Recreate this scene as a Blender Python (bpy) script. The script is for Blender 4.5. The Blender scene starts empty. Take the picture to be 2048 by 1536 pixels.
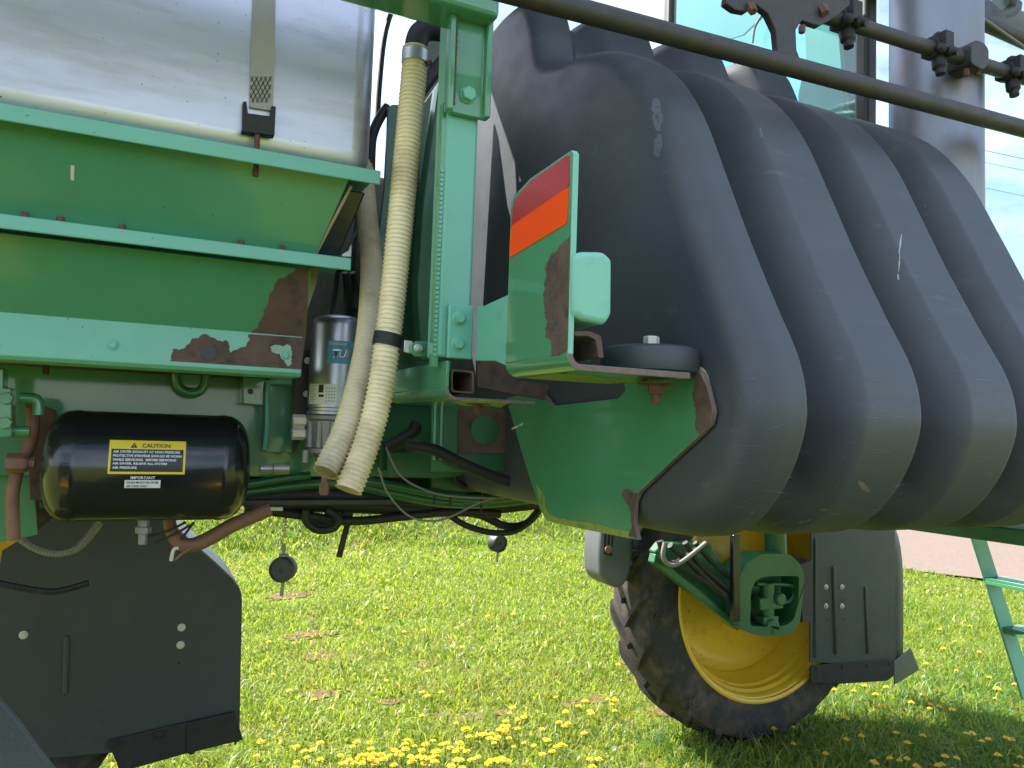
import bpy, bmesh, math, random
import numpy as np
from mathutils import Vector, Matrix

random.seed(7)
rng = np.random.default_rng(7)
SC = bpy.context.scene
COL = SC.collection
rad = math.radians

# ---------------------------------------------------------------- camera
H = 1.59                      # eye height
FP = 1547.0                   # focal length in photo pixels (2048 wide)
YAW, PITCH, ROLL = rad(64.7), rad(3.55), rad(1.95)
fh = Vector((math.cos(YAW), math.sin(YAW), 0)); rh = Vector((math.sin(YAW), -math.cos(YAW), 0)); up = Vector((0, 0, 1))
FW = fh*math.cos(PITCH) + up*math.sin(PITCH)
U0 = up*math.cos(PITCH) - fh*math.sin(PITCH)
RT = rh*math.cos(ROLL) + U0*math.sin(ROLL)
UP = U0*math.cos(ROLL) - rh*math.sin(ROLL)
EYE = Vector((0, 0, H))
cam = bpy.data.cameras.new('camera'); co = bpy.data.objects.new('camera', cam); COL.objects.link(co)
co.matrix_world = Matrix(((RT.x, UP.x, -FW.x, 0), (RT.y, UP.y, -FW.y, 0), (RT.z, UP.z, -FW.z, H), (0, 0, 0, 1)))
cam.sensor_width = 36; cam.lens = 36*FP/2048; cam.clip_start = .01; cam.clip_end = 3000
SC.camera = co

# ---------------------------------------------------------------- sky, sun, exposure
SUNV = Vector((-.55, .68, 1.0)).normalized()          # towards the sun
w = bpy.data.worlds.new('World'); SC.world = w; w.use_nodes = True
nt = w.node_tree; nt.nodes.clear()
def wn(t): return nt.nodes.new(t)
sky = wn('ShaderNodeTexSky'); sky.sky_type = 'NISHITA'; sky.sun_disc = False
sky.sun_elevation = math.asin(SUNV.z); sky.sun_rotation = math.atan2(SUNV.x, SUNV.y)
sky.air_density = 1.0; sky.dust_density = 1.5; sky.ozone_density = 1.2
tc = wn('ShaderNodeTexCoord'); mp = wn('ShaderNodeMapping'); mp.inputs['Scale'].default_value = (1.2, 2.2, 5.0)
nz = wn('ShaderNodeTexNoise'); nz.inputs['Scale'].default_value = 1.6; nz.inputs['Detail'].default_value = 8; nz.inputs['Roughness'].default_value = .62
rp = wn('ShaderNodeValToRGB'); rp.color_ramp.elements[0].position = .40; rp.color_ramp.elements[1].position = .78
rp.color_ramp.elements[1].color = (.62, .62, .62, 1)
mx = wn('ShaderNodeMixRGB'); mx.inputs[2].default_value = (9.5, 10.0, 10.8, 1)
bg = wn('ShaderNodeBackground'); bg.inputs['Strength'].default_value = .12
wo = wn('ShaderNodeOutputWorld')
nt.links.new(tc.outputs['Generated'], mp.inputs[0]); nt.links.new(mp.outputs[0], nz.inputs['Vector'])
nt.links.new(nz.outputs['Fac'], rp.inputs[0]); nt.links.new(rp.outputs[0], mx.inputs[0])
nt.links.new(sky.outputs[0], mx.inputs[1]); nt.links.new(mx.outputs[0], bg.inputs[0]); nt.links.new(bg.outputs[0], wo.inputs[0])
sl = bpy.data.lights.new('sun', 'SUN'); sl.energy = 5.0; sl.angle = rad(.53); sl.color = (1, .95, .86)
so = bpy.data.objects.new('sun', sl); COL.objects.link(so); so.location = (0, 0, 20)
so.rotation_euler = (-SUNV).to_track_quat('-Z', 'Y').to_euler()
vs = SC.view_settings
vs.view_transform = 'Standard'; vs.look = 'None'; vs.gamma = 1; vs.exposure = 1.5; vs.use_curve_mapping = False
SC.cycles.max_bounces = 8; SC.cycles.transparent_max_bounces = 16

# ---------------------------------------------------------------- pixel -> place
def ray(px, py): return FW + RT*((px-1024)/FP) + UP*((768-py)/FP)
def pt(px, py, X=None, Y=None, Z=None, D=None):
    d = ray(px, py)
    if X is not None: t = X/d.x
    elif Y is not None: t = Y/d.y
    elif Z is not None: t = (Z-H)/d.z
    else: t = D
    return EYE + d*t
def X_(px, py, Y): return pt(px, py, Y=Y).x
def Z_(px, py, Y): return pt(px, py, Y=Y).z

# ---------------------------------------------------------------- materials
def mat(name, base, rough=.5, metal=0, var=.25, vscale=6, coat=0, bump=0, bscale=200, spec=.5, dark=None, dmin=.55, dmax=.75, dscale=3,
        trans=0, stretch=None, base2=None, speck=None):
    m = bpy.data.materials.new(name); m.use_nodes = True; n = m.node_tree; b = n.nodes['Principled BSDF']
    b.inputs['Roughness'].default_value = rough; b.inputs['Metallic'].default_value = metal
    b.inputs['Specular IOR Level'].default_value = spec
    if coat: b.inputs['Coat Weight'].default_value = coat; b.inputs['Coat Roughness'].default_value = .08
    if trans: b.inputs['Transmission Weight'].default_value = trans
    t = n.nodes.new('ShaderNodeTexCoord'); src = t.outputs['Object']
    if stretch:
        k = n.nodes.new('ShaderNodeMapping'); k.inputs['Scale'].default_value = stretch
        n.links.new(src, k.inputs[0]); src = k.outputs[0]
    def noise(s, d=5, r=.6):
        q = n.nodes.new('ShaderNodeTexNoise'); q.inputs['Scale'].default_value = s; q.inputs['Detail'].default_value = d
        q.inputs['Roughness'].default_value = r; n.links.new(src, q.inputs['Vector']); return q.outputs['Fac']
    v = n.nodes.new('ShaderNodeMixRGB'); n.links.new(noise(vscale), v.inputs[0])
    lo = tuple(c*(1-var) for c in base); hi = tuple(min(1, c*(1+var)) for c in (base2 or base))
    v.inputs[1].default_value = (*lo, 1); v.inputs[2].default_value = (*hi, 1)
    out = v.outputs[0]
    if dark:
        r = n.nodes.new('ShaderNodeMapRange'); r.inputs[1].default_value = dmin; r.inputs[2].default_value = dmax
        n.links.new(noise(dscale, 9, .68), r.inputs[0])
        x = n.nodes.new('ShaderNodeMixRGB'); n.links.new(r.outputs[0], x.inputs[0]); n.links.new(out, x.inputs[1])
        x.inputs[2].default_value = (*dark, 1); out = x.outputs[0]
    if speck:
        sc_, th_, cc = speck
        r = n.nodes.new('ShaderNodeMapRange'); r.inputs[1].default_value = th_; r.inputs[2].default_value = th_+.05
        q = n.nodes.new('ShaderNodeTexNoise'); q.inputs['Scale'].default_value = sc_; q.inputs['Detail'].default_value = 2; n.links.new(t.outputs['Object'], q.inputs['Vector'])
        n.links.new(q.outputs['Fac'], r.inputs[0])
        x = n.nodes.new('ShaderNodeMixRGB'); n.links.new(r.outputs[0], x.inputs[0]); n.links.new(out, x.inputs[1]); x.inputs[2].default_value = (*cc, 1); out = x.outputs[0]
    n.links.new(out, b.inputs['Base Color'])
    rr = n.nodes.new('ShaderNodeMapRange'); rr.inputs[3].default_value = max(.03, rough-.1); rr.inputs[4].default_value = min(1, rough+.12)
    n.links.new(noise(vscale*2.7), rr.inputs[0]); n.links.new(rr.outputs[0], b.inputs['Roughness'])
    if bump:
        bp = n.nodes.new('ShaderNodeBump'); bp.inputs['Strength'].default_value = bump; bp.inputs['Distance'].default_value = .004
        n.links.new(noise(bscale, 3), bp.inputs['Height']); n.links.new(bp.outputs[0], b.inputs['Normal'])
    return m

M = {}
M['green'] = mat('green_paint', (.064, .272, .135), .36, var=.12, vscale=5, coat=1.0, bump=.05, bscale=120, dark=(.12, .20, .10), dmin=.6, dmax=.95, dscale=9, speck=(130, .73, (.05, .12, .06)))
M['fade_skylit'] = mat('faded_skylit_green_paint', (.15, .45, .335), .42, var=.12, vscale=8, coat=.15, bump=.06, bscale=90, dark=(.10, .17, .10), dmin=.62, dmax=.9, dscale=12, speck=(120, .72, (.10, .17, .10)))  # faded paint; on the skirt band its paler tone stands in for skylight
M['mint'] = mat('chalky_mint_paint', (.22, .54, .42), .5, var=.08, vscale=10, bump=.08, bscale=70, dark=(.16, .33, .22), dmin=.6, dmax=.9, dscale=14, speck=(120, .72, (.14, .24, .16)))
M['rust'] = mat('rust', (.095, .062, .055), .85, var=.35, vscale=25, bump=.5, bscale=160, dark=(.05, .035, .035), dmin=.5, dmax=.7, dscale=30, base2=(.13, .08, .06))
M['rustedge'] = mat('rust_edge', (.20, .13, .12), .75, var=.4, vscale=60, bump=.4, bscale=160)
M['rbolt'] = mat('rusty_bolt', (.13, .06, .04), .7, var=.4, vscale=60, bump=.3, bscale=300)
M['poly'] = mat('black_polyethylene', (.050, .059, .072), .52, var=.25, vscale=4, bump=.12, bscale=350, spec=.55, dark=(.10, .11, .12), dmin=.6, dmax=.78, dscale=14, stretch=(.35, 1, 1.8), speck=(110, .73, (.12, .125, .13)))
M['plas'] = mat('dark_grey_plastic', (.040, .052, .058), .45, var=.2, vscale=5, bump=.25, bscale=400, dark=(.075, .075, .06), dmin=.55, dmax=.85, dscale=8, speck=(90, .71, (.12, .115, .10)))
M['plasl'] = mat('weathered_grey_plastic', (.11, .12, .125), .45, var=.2, vscale=6, bump=.2, bscale=300, dark=(.11, .105, .09), dmin=.5, dmax=.85, dscale=10)
M['black'] = mat('black_enamel', (.012, .013, .016), .22, var=.2, vscale=8, coat=.4, bump=.03, bscale=150, dark=(.05, .045, .04), dmin=.62, dmax=.9, dscale=12)
M['rub'] = mat('black_rubber', (.016, .016, .017), .6, var=.3, vscale=20, dark=(.06, .05, .04), dmin=.55, dmax=.8, dscale=25)
M['steel'] = mat('dark_steel', (.035, .035, .036), .5, var=.3, vscale=15, dark=(.07, .05, .04), dmin=.5, dmax=.75, dscale=25)
M['boom'] = mat('weathered_boom_steel', (.046, .043, .045), .5, metal=.2, var=.35, vscale=20, dark=(.085, .062, .05), dmin=.5, dmax=.8, dscale=30, bump=.15, bscale=250)
M['alu'] = mat('aluminium_sheet', (.62, .62, .67), .38, metal=.75, var=.14, vscale=3, stretch=(.5, 1, 3), bump=.05, bscale=14, dark=(.40, .37, .35), dmin=.48, dmax=.75, dscale=4, speck=(150, .70, (.10, .09, .08)))
M['can'] = mat('silver_paint', (.42, .44, .47), .32, metal=.85, var=.12, vscale=12, dark=(.2, .19, .18), dmin=.6, dmax=.85, dscale=20)
M['cast'] = mat('cast_aluminium', (.28, .28, .28), .5, metal=.7, var=.25, vscale=30, bump=.3, bscale=300)
M['zinc'] = mat('zinc_plate', (.55, .54, .50), .38, metal=.9, var=.2, vscale=40)
M['pale'] = mat('pale_bolt', (.62, .60, .54), .5, metal=.2, var=.15, vscale=60)
M['stack'] = mat('galvanised_pipe', (.24, .26, .31), .42, metal=.6, var=.2, vscale=4, bump=.12, bscale=30, dark=(.24, .18, .15), dmin=.52, dmax=.75, dscale=6, stretch=(1, 1, .35))
M['hose'] = mat('ivory_corrugated_hose', (.88, .75, .50), .45, var=.15, vscale=8, dark=(.27, .15, .07), dmin=.5, dmax=.85, dscale=7)
M['hosei'] = mat('grey_corrugated_hose', (.66, .58, .40), .5, var=.15, vscale=8, dark=(.2, .15, .09), dmin=.5, dmax=.85, dscale=7)
M['strap'] = mat('webbing', (.40, .39, .36), .8, var=.12, vscale=90, bump=.3, bscale=900)
M['red'] = mat('red_reflector', (.46, .020, .034), .3, var=.12, vscale=14, coat=.3, dark=(.52, .12, .10), dmin=.60, dmax=.66, dscale=10)
M['orange'] = mat('orange_reflector', (1.0, .085, .008), .5, var=.03, vscale=10, spec=.15)
M['yellow'] = mat('yellow_paint', (.72, .45, .022), .38, var=.12, vscale=6, coat=.2, dark=(.20, .10, .03), dmin=.60, dmax=.85, dscale=7, speck=(60, .69, (.16, .08, .03)))
M['tyre'] = mat('tyre_rubber', (.030, .029, .028), .8, var=.3, vscale=14, bump=.4, bscale=120, dark=(.12, .085, .055), dmin=.46, dmax=.72, dscale=9)
M['label'] = mat('decal_yellow', (.80, .60, .03), .35, var=.04)
M['blk'] = mat('decal_black', (.012, .012, .015), .35, var=.05)
M['wht'] = mat('decal_white', (.75, .76, .78), .4, var=.05)
M['blue'] = mat('decal_blue', (.09, .32, .44), .35, var=.08, vscale=20)
M['cream'] = mat('cream_plastic', (.62, .55, .42), .5, var=.1)
M['tan'] = mat('tan_gasket', (.38, .30, .18), .7, var=.25, vscale=30)
M['ruste'] = mat('corroded_pipe', (.23, .12, .075), .6, var=.3, vscale=18, dark=(.10, .06, .05), dmin=.5, dmax=.75, dscale=12)
M['pearl'] = mat('pale_plastic', (.22, .26, .255), .25, var=.08, vscale=4, coat=.3)
M['dgreen'] = mat('dark_green_paint', (.022, .125, .055), .35, var=.2, vscale=6, coat=.25, dark=(.02, .05, .025), dmin=.55, dmax=.85, dscale=7)
M['wire'] = mat('grey_wire', (.22, .21, .19), .6, var=.1)
M['primer'] = mat('scuffed_yellow_green', (.27, .35, .07), .5, var=.3, vscale=30, dark=(.10, .16, .05), dmin=.5, dmax=.7, dscale=30)
M['seat'] = mat('seat_fabric', (.05, .05, .055), .9, var=.2)

def glass_mat(tint):
    m = bpy.data.materials.new('tinted_glass'); m.use_nodes = True; n = m.node_tree; n.nodes.clear()
    o = n.nodes.new('ShaderNodeOutputMaterial'); tr = n.nodes.new('ShaderNodeBsdfTransparent'); tr.inputs[0].default_value = (*tint, 1)
    gl = n.nodes.new('ShaderNodeBsdfGlossy'); gl.inputs['Roughness'].default_value = .03
    lw = n.nodes.new('ShaderNodeLayerWeight'); lw.inputs[0].default_value = .5; pw = n.nodes.new('ShaderNodeMath'); pw.operation = 'POWER'; pw.inputs[1].default_value = 4
    ad_ = n.nodes.new('ShaderNodeMath'); ad_.operation = 'MULTIPLY_ADD'; ad_.inputs[1].default_value = .6; ad_.inputs[2].default_value = .04
    n.links.new(lw.outputs['Facing'], pw.inputs[0]); n.links.new(pw.outputs[0], ad_.inputs[0])
    mxs = n.nodes.new('ShaderNodeMixShader'); n.links.new(ad_.outputs[0], mxs.inputs[0]); n.links.new(tr.outputs[0], mxs.inputs[1]); n.links.new(gl.outputs[0], mxs.inputs[2])
    n.links.new(mxs.outputs[0], o.inputs[0]); return m
M['glass'] = glass_mat((.72, .93, .94)); M['clear'] = glass_mat((.97, .985, .985))
M['shade'] = mat('grey_sun_shade', (.20, .24, .27), .6, var=.1)
M['trim'] = mat('grey_green_trim', (.16, .22, .21), .5, var=.12)

# ---------------------------------------------------------------- mesh helpers
class Geo:
    def __init__(s): s.v = []; s.f = []; s.m = []
    def add(s, vs, fs, mi=0):
        o = len(s.v); s.v += [tuple(q) for q in vs]; s.f += [tuple(i+o for i in f) for f in fs]; s.m += [mi]*len(fs); return s
    def box(s, lo, hi, mi=0):
        x0, y0, z0 = lo; x1, y1, z1 = hi
        return s.add([(x0, y0, z0), (x1, y0, z0), (x1, y1, z0), (x0, y1, z0), (x0, y0, z1), (x1, y0, z1), (x1, y1, z1), (x0, y1, z1)],
                     [(0, 3, 2, 1), (4, 5, 6, 7), (0, 1, 5, 4), (1, 2, 6, 5), (2, 3, 7, 6), (3, 0, 4, 7)], mi)
    def prism(s, pts, off, mi=0, mcap=None, mside=None):
        n = len(pts); off = Vector(off); a = [Vector(p) for p in pts]
        o = len(s.v); s.v += [tuple(p) for p in a] + [tuple(p+off) for p in a]
        s.f += [tuple(o+i for i in range(n)), tuple(o+n+i for i in reversed(range(n)))]; s.m += [mi if mcap is None else mcap, mi]
        for i in range(n):
            j = (i+1) % n; s.f.append((o+i, o+n+i, o+n+j, o+j)); s.m.append(mi if mside is None else mside)
        return s
    def tube(s, path, r, seg=10, mi=0, caps=True, sub=0):
        P = [Vector(p) for p in path]
        if sub: P = smooth(P, sub)
        n = len(P); T = [(P[min(i+1, n-1)]-P[max(i-1, 0)]).normalized() for i in range(n)]
        a = Vector((0, 0, 1)) if abs(T[0].z) < .9 else Vector((1, 0, 0))
        N = (a - T[0]*a.dot(T[0])).normalized(); o = len(s.v); L = 0
        for i in range(n):
            if i: L += (P[i]-P[i-1]).length
            N = (N - T[i]*N.dot(T[i])).normalized(); B = T[i].cross(N); rr = r(L, i/(n-1)) if callable(r) else r
            for k in range(seg):
                t = 2*math.pi*k/seg; s.v.append(tuple(P[i] + (N*math.cos(t)+B*math.sin(t))*rr))
        for i in range(n-1):
            for k in range(seg):
                k2 = (k+1) % seg; s.f.append((o+i*seg+k, o+i*seg+k2, o+(i+1)*seg+k2, o+(i+1)*seg+k)); s.m.append(mi)
        if caps:
            s.f.append(tuple(o+k for k in reversed(range(seg)))); s.f.append(tuple(o+(n-1)*seg+k for k in range(seg))); s.m += [mi, mi]
        return s
    def lathe(s, prof, org, axis, seg=32, mi=0, closed=False, phase=0):
        A = Vector(axis).normalized(); a = Vector((0, 0, 1)) if abs(A.z) < .9 else Vector((1, 0, 0))
        N = (a - A*a.dot(A)).normalized(); B = A.cross(N); org = Vector(org); o = len(s.v); n = len(prof)
        for r, h in prof:
            for k in range(seg):
                t = 2*math.pi*k/seg + phase; s.v.append(tuple(org + A*h + (N*math.cos(t)+B*math.sin(t))*max(r, 1e-5)))
        for i in range(n if closed else n-1):
            i2 = (i+1) % n
            for k in range(seg):
                k2 = (k+1) % seg; s.f.append((o+i*seg+k, o+i*seg+k2, o+i2*seg+k2, o+i2*seg+k)); s.m.append(mi)
        if not closed:
            if prof[0][0] > 1e-4: s.f.append(tuple(o+k for k in reversed(range(seg)))); s.m.append(mi)
            if prof[-1][0] > 1e-4: s.f.append(tuple(o+(n-1)*seg+k for k in range(seg))); s.m.append(mi)
        return s

def smooth(P, sub):
    out = []; n = len(P)
    for i in range(n-1):
        a, b, c, d = P[max(i-1, 0)], P[i], P[i+1], P[min(i+2, n-1)]
        for k in range(sub):
            t = k/sub
            out.append(.5*((2*b)+(c-a)*t+(2*a-5*b+4*c-d)*t*t+(3*b-a-3*c+d)*t**3))
    out.append(P[-1]); return out
def fillet(pts, r, n=5):
    """round the corners of a planar polygon"""
    P = [Vector(p) for p in pts]; out = []; m = len(P)
    for i in range(m):
        a, b, c = P[i-1], P[i], P[(i+1) % m]; u = a-b; v = c-b; k = min(r, u.length*.45, v.length*.45)
        p = b+u.normalized()*k; q = b+v.normalized()*k
        for j in range(n+1):
            t = j/n; out.append(p*(1-t)**2+b*2*t*(1-t)+q*t*t)
    return out
def ragged(px, amp, it=3, seed=1, closed=True, lock=()):
    """break a pixel outline into a torn edge; edges whose index is in lock stay straight"""
    r = random.Random(seed); P = [(x, y, i in lock) for i, (x, y) in enumerate(px)]
    for k in range(it):
        Q = []
        for i in range(len(P)):
            x, y, l = P[i]; x2, y2, _ = P[(i+1) % len(P)]; Q.append((x, y, l))
            if l: continue
            d = math.hypot(x2-x, y2-y)
            if d < 2.5: continue
            o = r.uniform(-1, 1)*min(amp, d*.28); Q.append(((x+x2)/2-(y2-y)/d*o, (y+y2)/2+(x2-x)/d*o, l))
        P = Q; amp *= .6
    return [(x, y) for x, y, l in P]

ROOTLOC = {}
def link(name, geo, mats, parent=None, bevel=0, bseg=2, ang=38, label=None, fixn=True, kind=None):
    me = bpy.data.meshes.new(name); me.from_pydata(geo.v, [], geo.f)
    if not isinstance(mats, (list, tuple)): mats = [mats]
    for q in mats: me.materials.append(M[q] if isinstance(q, str) else q)
    me.polygons.foreach_set('material_index', geo.m)
    if fixn:
        bm = bmesh.new(); bm.from_mesh(me); bmesh.ops.recalc_face_normals(bm, faces=bm.faces); bm.to_mesh(me); bm.free()
    me.polygons.foreach_set('use_smooth', [True]*len(me.polygons))
    try: me.set_sharp_from_angle(angle=rad(ang))
    except Exception: pass
    o = bpy.data.objects.new(name, me); COL.objects.link(o)
    if parent is not None: attach(o, parent)
    if bevel:
        b = o.modifiers.new('bevel', 'BEVEL'); b.width = bevel; b.segments = bseg; b.limit_method = 'ANGLE'; b.angle_limit = rad(40); b.harden_normals = False
    if label: o['label'] = label
    if kind: o['kind'] = kind
    return o
def attach(o, parent):
    o.parent = parent
    if parent.name in ROOTLOC: o.matrix_parent_inverse = Matrix.Translation(-ROOTLOC[parent.name])
def empty(name, loc, label, cat, group=None):
    o = bpy.data.objects.new(name, None); COL.objects.link(o); o.location = loc; o.empty_display_size = .2
    ROOTLOC[o.name] = Vector(loc); o['label'] = label; o['category'] = cat
    if group: o['group'] = group
    return o
AX = {'X': Vector((1, 0, 0)), 'Y': Vector((0, 1, 0)), 'Z': Vector((0, 0, 1))}
def plate(name, px, axis, val, thick, m, parent, bevel=.0012, r=0, **k):
    P = [pt(x, y, **{axis: val}) for x, y in px]
    if r: P = fillet(P, r)
    return link(name, Geo().prism(P, AX[axis]*thick), m, parent, bevel=bevel, **k)
def bolt(p, d, af, h, m, parent, fl=0, stud=0, name='bolt'):
    """hex head: p on the surface, d outwards, af = across flats"""
    g = Geo(); d = Vector(d)
    if fl: g.lathe([(0, 0), (fl, 0), (fl, af*.08), (fl*.85, af*.16), (0, af*.16)], p, d, 20)
    R = af/1.732
    g.lathe([(0, 0), (R, 0), (R, h*.85), (R*.88, h), (0, h)], Vector(p), d, 6, phase=rng.uniform(0, 1))
    if stud: g.lathe([(0, h), (af*.28, h), (af*.28, h+stud), (0, h+stud)], Vector(p), d, 10)
    return link(name, g, m, parent, ang=30)

# ================================================================= the setting
def sstep(a, b, t):
    t = np.clip((t-a)/(b-a), 0, 1); return t*t*(3-2*t)
def ground_h(x, y):
    x = np.asarray(x, float); y = np.asarray(y, float)
    bank = sstep(9.7, 14.0, y+.12*np.sin(x*.9)+.05*np.sin(x*2.3+1))*1.75*(1-sstep(6.0, 9.5, x))
    und = .012*np.sin(x*1.7+y*.6)+.010*np.sin(y*2.1-x*.8)
    return bank + und*sstep(3.5, 5, y)
xs = np.unique(np.concatenate([np.linspace(-260, -12, 14), np.linspace(-12, 18, 121), np.linspace(18, 300, 16)]))
ys = np.unique(np.concatenate([np.linspace(-200, -4, 12), np.linspace(-4, 20, 97), np.linspace(20, 400, 20)]))
GX, GY = np.meshgrid(xs, ys); GZ = ground_h(GX, GY)
g = Geo(); nx = len(xs); g.v = np.stack([GX, GY, GZ], -1).reshape(-1, 3).tolist()
g.f = [(j*nx+i, j*nx+i+1, (j+1)*nx+i+1, (j+1)*nx+i) for j in range(len(ys)-1) for i in range(nx-1)]; g.m = [0]*len(g.f)

def ground_mat():
    m = bpy.data.materials.new('lawn_soil'); m.use_nodes = True; n = m.node_tree; b = n.nodes['Principled BSDF']; b.inputs['Roughness'].default_value = .95
    b.inputs['Specular IOR Level'].default_value = .1
    t = n.nodes.new('ShaderNodeTexCoord')
    def noise(s, d=6):
        q = n.nodes.new('ShaderNodeTexNoise'); q.inputs['Scale'].default_value = s; q.inputs['Detail'].default_value = d; q.inputs['Roughness'].default_value = .65
        n.links.new(t.outputs['Object'], q.inputs['Vector']); return q.outputs['Fac']
    def ramp(src, stops):
        r = n.nodes.new('ShaderNodeValToRGB'); e = r.color_ramp.elements
        while len(e) < len(stops): e.new(.5)
        for k, (p, c) in enumerate(stops): e[k].position = p; e[k].color = (*c, 1)
        n.links.new(src, r.inputs[0]); return r.outputs[0]
    a = ramp(noise(26, 8), [(.30, (.05, .075, .012)), (.50, (.16, .20, .03)), (.68, (.28, .27, .08))])
    c = ramp(noise(1.3, 4), [(.54, (0, 0, 0)), (.68, (.85, .85, .85))])
    soil = ramp(noise(60, 6), [(.3, (.13, .075, .045)), (.7, (.30, .19, .12))])
    x = n.nodes.new('ShaderNodeMixRGB'); n.links.new(c, x.inputs[0]); n.links.new(a, x.inputs[1]); n.links.new(soil, x.inputs[2])
    n.links.new(x.outputs[0], b.inputs['Base Color'])
    bp = n.nodes.new('ShaderNodeBump'); bp.inputs['Strength'].default_value = .8; bp.inputs['Distance'].default_value = .03
    n.links.new(noise(45, 6), bp.inputs['Height']); n.links.new(bp.outputs[0], b.inputs['Normal']); return m
M['ground'] = ground_mat()
link('ground', g, 'ground', kind='structure', fixn=False, ang=180)

M['gravel'] = mat('gravel', (.20, .155, .13), .95, var=.3, vscale=40, bump=.9, bscale=60, dark=(.13, .10, .085), dmin=.5, dmax=.7, dscale=25, spec=.1)
g = Geo(); ny = 60; yy = np.linspace(-30, 60, ny)
for y in yy:
    e = 9.1 - (y-6.2)*.42 + .15*math.sin(y*1.7)+.08*math.sin(y*4.1)
    for q in (e, e+2, e+5, e+9): g.v.append((q, y, float(ground_h(q, y))+.022))
for j in range(ny-1):
    for i in range(3): g.f.append((j*4+i, j*4+i+1, j*4+i+5, j*4+i+4)); g.m.append(0)
link('gravel_road', g, 'gravel', kind='structure', fixn=False, ang=180)

# ================================================================= the sprayer
SP = empty('crop_sprayer', (1.1, 1.8, 0), 'green self-propelled crop sprayer with black ribbed tank and yellow wheel rims standing on the lawn', 'sprayer')

# ---- fuel tank strapped on its shelf
bm_g = Geo().box((-1.7, 1.50, 2.088), (.385, 2.15, 3.42))  # unseen top raised so that it shades the ribbed tank's end
ft = link('fuel_tank', bm_g, 'alu', SP, bevel=.045, bseg=5, label='shiny aluminium fuel tank')
P = [pt(x, y, Y=1.494) for x, y in ((508, -60), (553, -60), (546, 222), (499, 214))]
link('strap', Geo().prism(P, (0, .003, 0)), 'strap', ft)
g = Geo()
for k in range(5):
    a = k/4
    for s in (0, 1):
        x0, x1 = (502+40*a, 502+40*(1-a)) if s else (502+40*a, 502+40*a)
for k in range(-3, 6):
    for s in (1, -1):
        x0 = 502+k*9 if s > 0 else 543-k*9; x1 = x0+s*27
        p0 = (x0, 153); p1 = (x1, 204); c = []
        for t in np.linspace(0, 1, 13):
            x = x0+(x1-x0)*t
            if 502 <= x <= 544: c.append(pt(x-3*t, 153+51*t, Y=1.4928))
        if len(c) > 1: g.tube([c[0], c[-1]], .0006, 4)
link('stitching', g, 'rub', ft)
g = Geo()
g.prism([pt(x, y, Y=1.486) for x, y in ((486, 203), (493, 202), (496, 226), (541, 232), (543, 211), (552, 213), (549, 270), (485, 261))], (0, .012, 0))
g.prism([pt(x, y, Y=1.470) for x, y in ((485, 254), (550, 263), (549, 271), (484, 262))], (0, .02, 0))
link('buckle', g, 'rub', ft, bevel=.001)
link('hook_bolt', Geo().tube([pt(515, 262, Y=1.478), pt(511, 352, Y=1.478)], .0052, 10), 'rbolt', ft)
for x in (-1.0,):
    link('strap', Geo().box((x, 1.491, 2.1), (x+.045, 1.494, 3.0)), 'strap', ft)

# ---- shelf lips and side panels
XL = -1.7
def lip(y0, y1, z0, z1, x1, m):
    g = Geo(); pr = [(y0, z0), (y0+.004, z0), (y0+.004, z1-.004), (y1, z1-.004), (y1, z1), (y0, z1)]
    g.prism([Vector((XL, a, b)) for a, b in pr], (x1-XL, 0, 0)); return link('shelf_lip', g, m, SP, bevel=.002)
l1 = lip(1.44, 1.66, 2.057, 2.085, .3855, 'fade_skylit')
l2 = lip(1.50, 1.66, 1.896, 1.921, .3505, 'fade_skylit')
for x, y in ((50, 431), (121, 438), (245, 451), (482, 482), (566, 491)):
    q = pt(x, y, Y=1.526); bolt((q.x, 1.526, 1.921), (0, 0, 1), .012, .013, 'rbolt', l2)
def panel(name, ya, za, yb, zb, xa, xb, m, th=.004):
    n = Vector((0, zb-za, -(yb-ya))).normalized(); n = n if n.y > 0 else -n
    P = [Vector((XL, ya, za)), Vector((xa, ya, za)), Vector((xb, yb, zb)), Vector((XL, yb, zb))]
    return link(name, Geo().prism(P, n*th), m, SP, bevel=.0008)
xa = X_(702, 368, 1.47); xb = X_(628, 512, 1.545)
up_panel = panel('side_panel', 1.47, 2.078, 1.545, 1.92, xa, xb, 'green')
lo_panel = panel('side_panel', 1.545, 1.897, 1.622, 1.7695, X_(622, 538, 1.545), X_(610, 690, 1.622), 'green')
g = Geo(); xr = X_(603, 740, 1.62)
g.prism([Vector((XL, a, b)) for a, b in ((1.62, 1.772), (1.624, 1.772), (1.624, 1.692), (1.72, 1.692), (1.72, 1.688), (1.628, 1.688), (1.62, 1.695))], (xr-XL, 0, 0))
band = link('skirt_band', g, 'fade_skylit', SP, bevel=.0015)  # same green paint as the panels; sky light is painted into the tone
def on_panel(x, y, ya, za, yb, zb, off):
    n = Vector((0, -(zb-za), (yb-ya))); n = n.normalized(); n = n if n.y < 0 else -n
    d = ray(x, y); p0 = Vector((0, ya, za)) + n*off; t = (p0-EYE).dot(n)/d.dot(n); return EYE+d*t, n
px = ragged([(618, 536), (590, 537), (560, 556), (538, 590), (528, 628), (517, 655), (500, 668), (612, 676)], 5, 3, 3, lock=(0, 6, 7))
P = [on_panel(x, y, 1.545, 1.897, 1.622, 1.7695, .0008)[0] for x, y in px]
link('rust_patch', Geo().prism(P, (0, .0006, 0)), 'rust', lo_panel)
px = ragged([(340, 722), (344, 698), (368, 697), (384, 676), (410, 668), (432, 678), (452, 680), (460, 706), (494, 690), (498, 668), (611, 676), (602, 739)], 4, 3, 5, lock=(9, 10, 11))
px = [(x, min(y, 722+(x-340)*.065)) for x, y in px]
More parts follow.
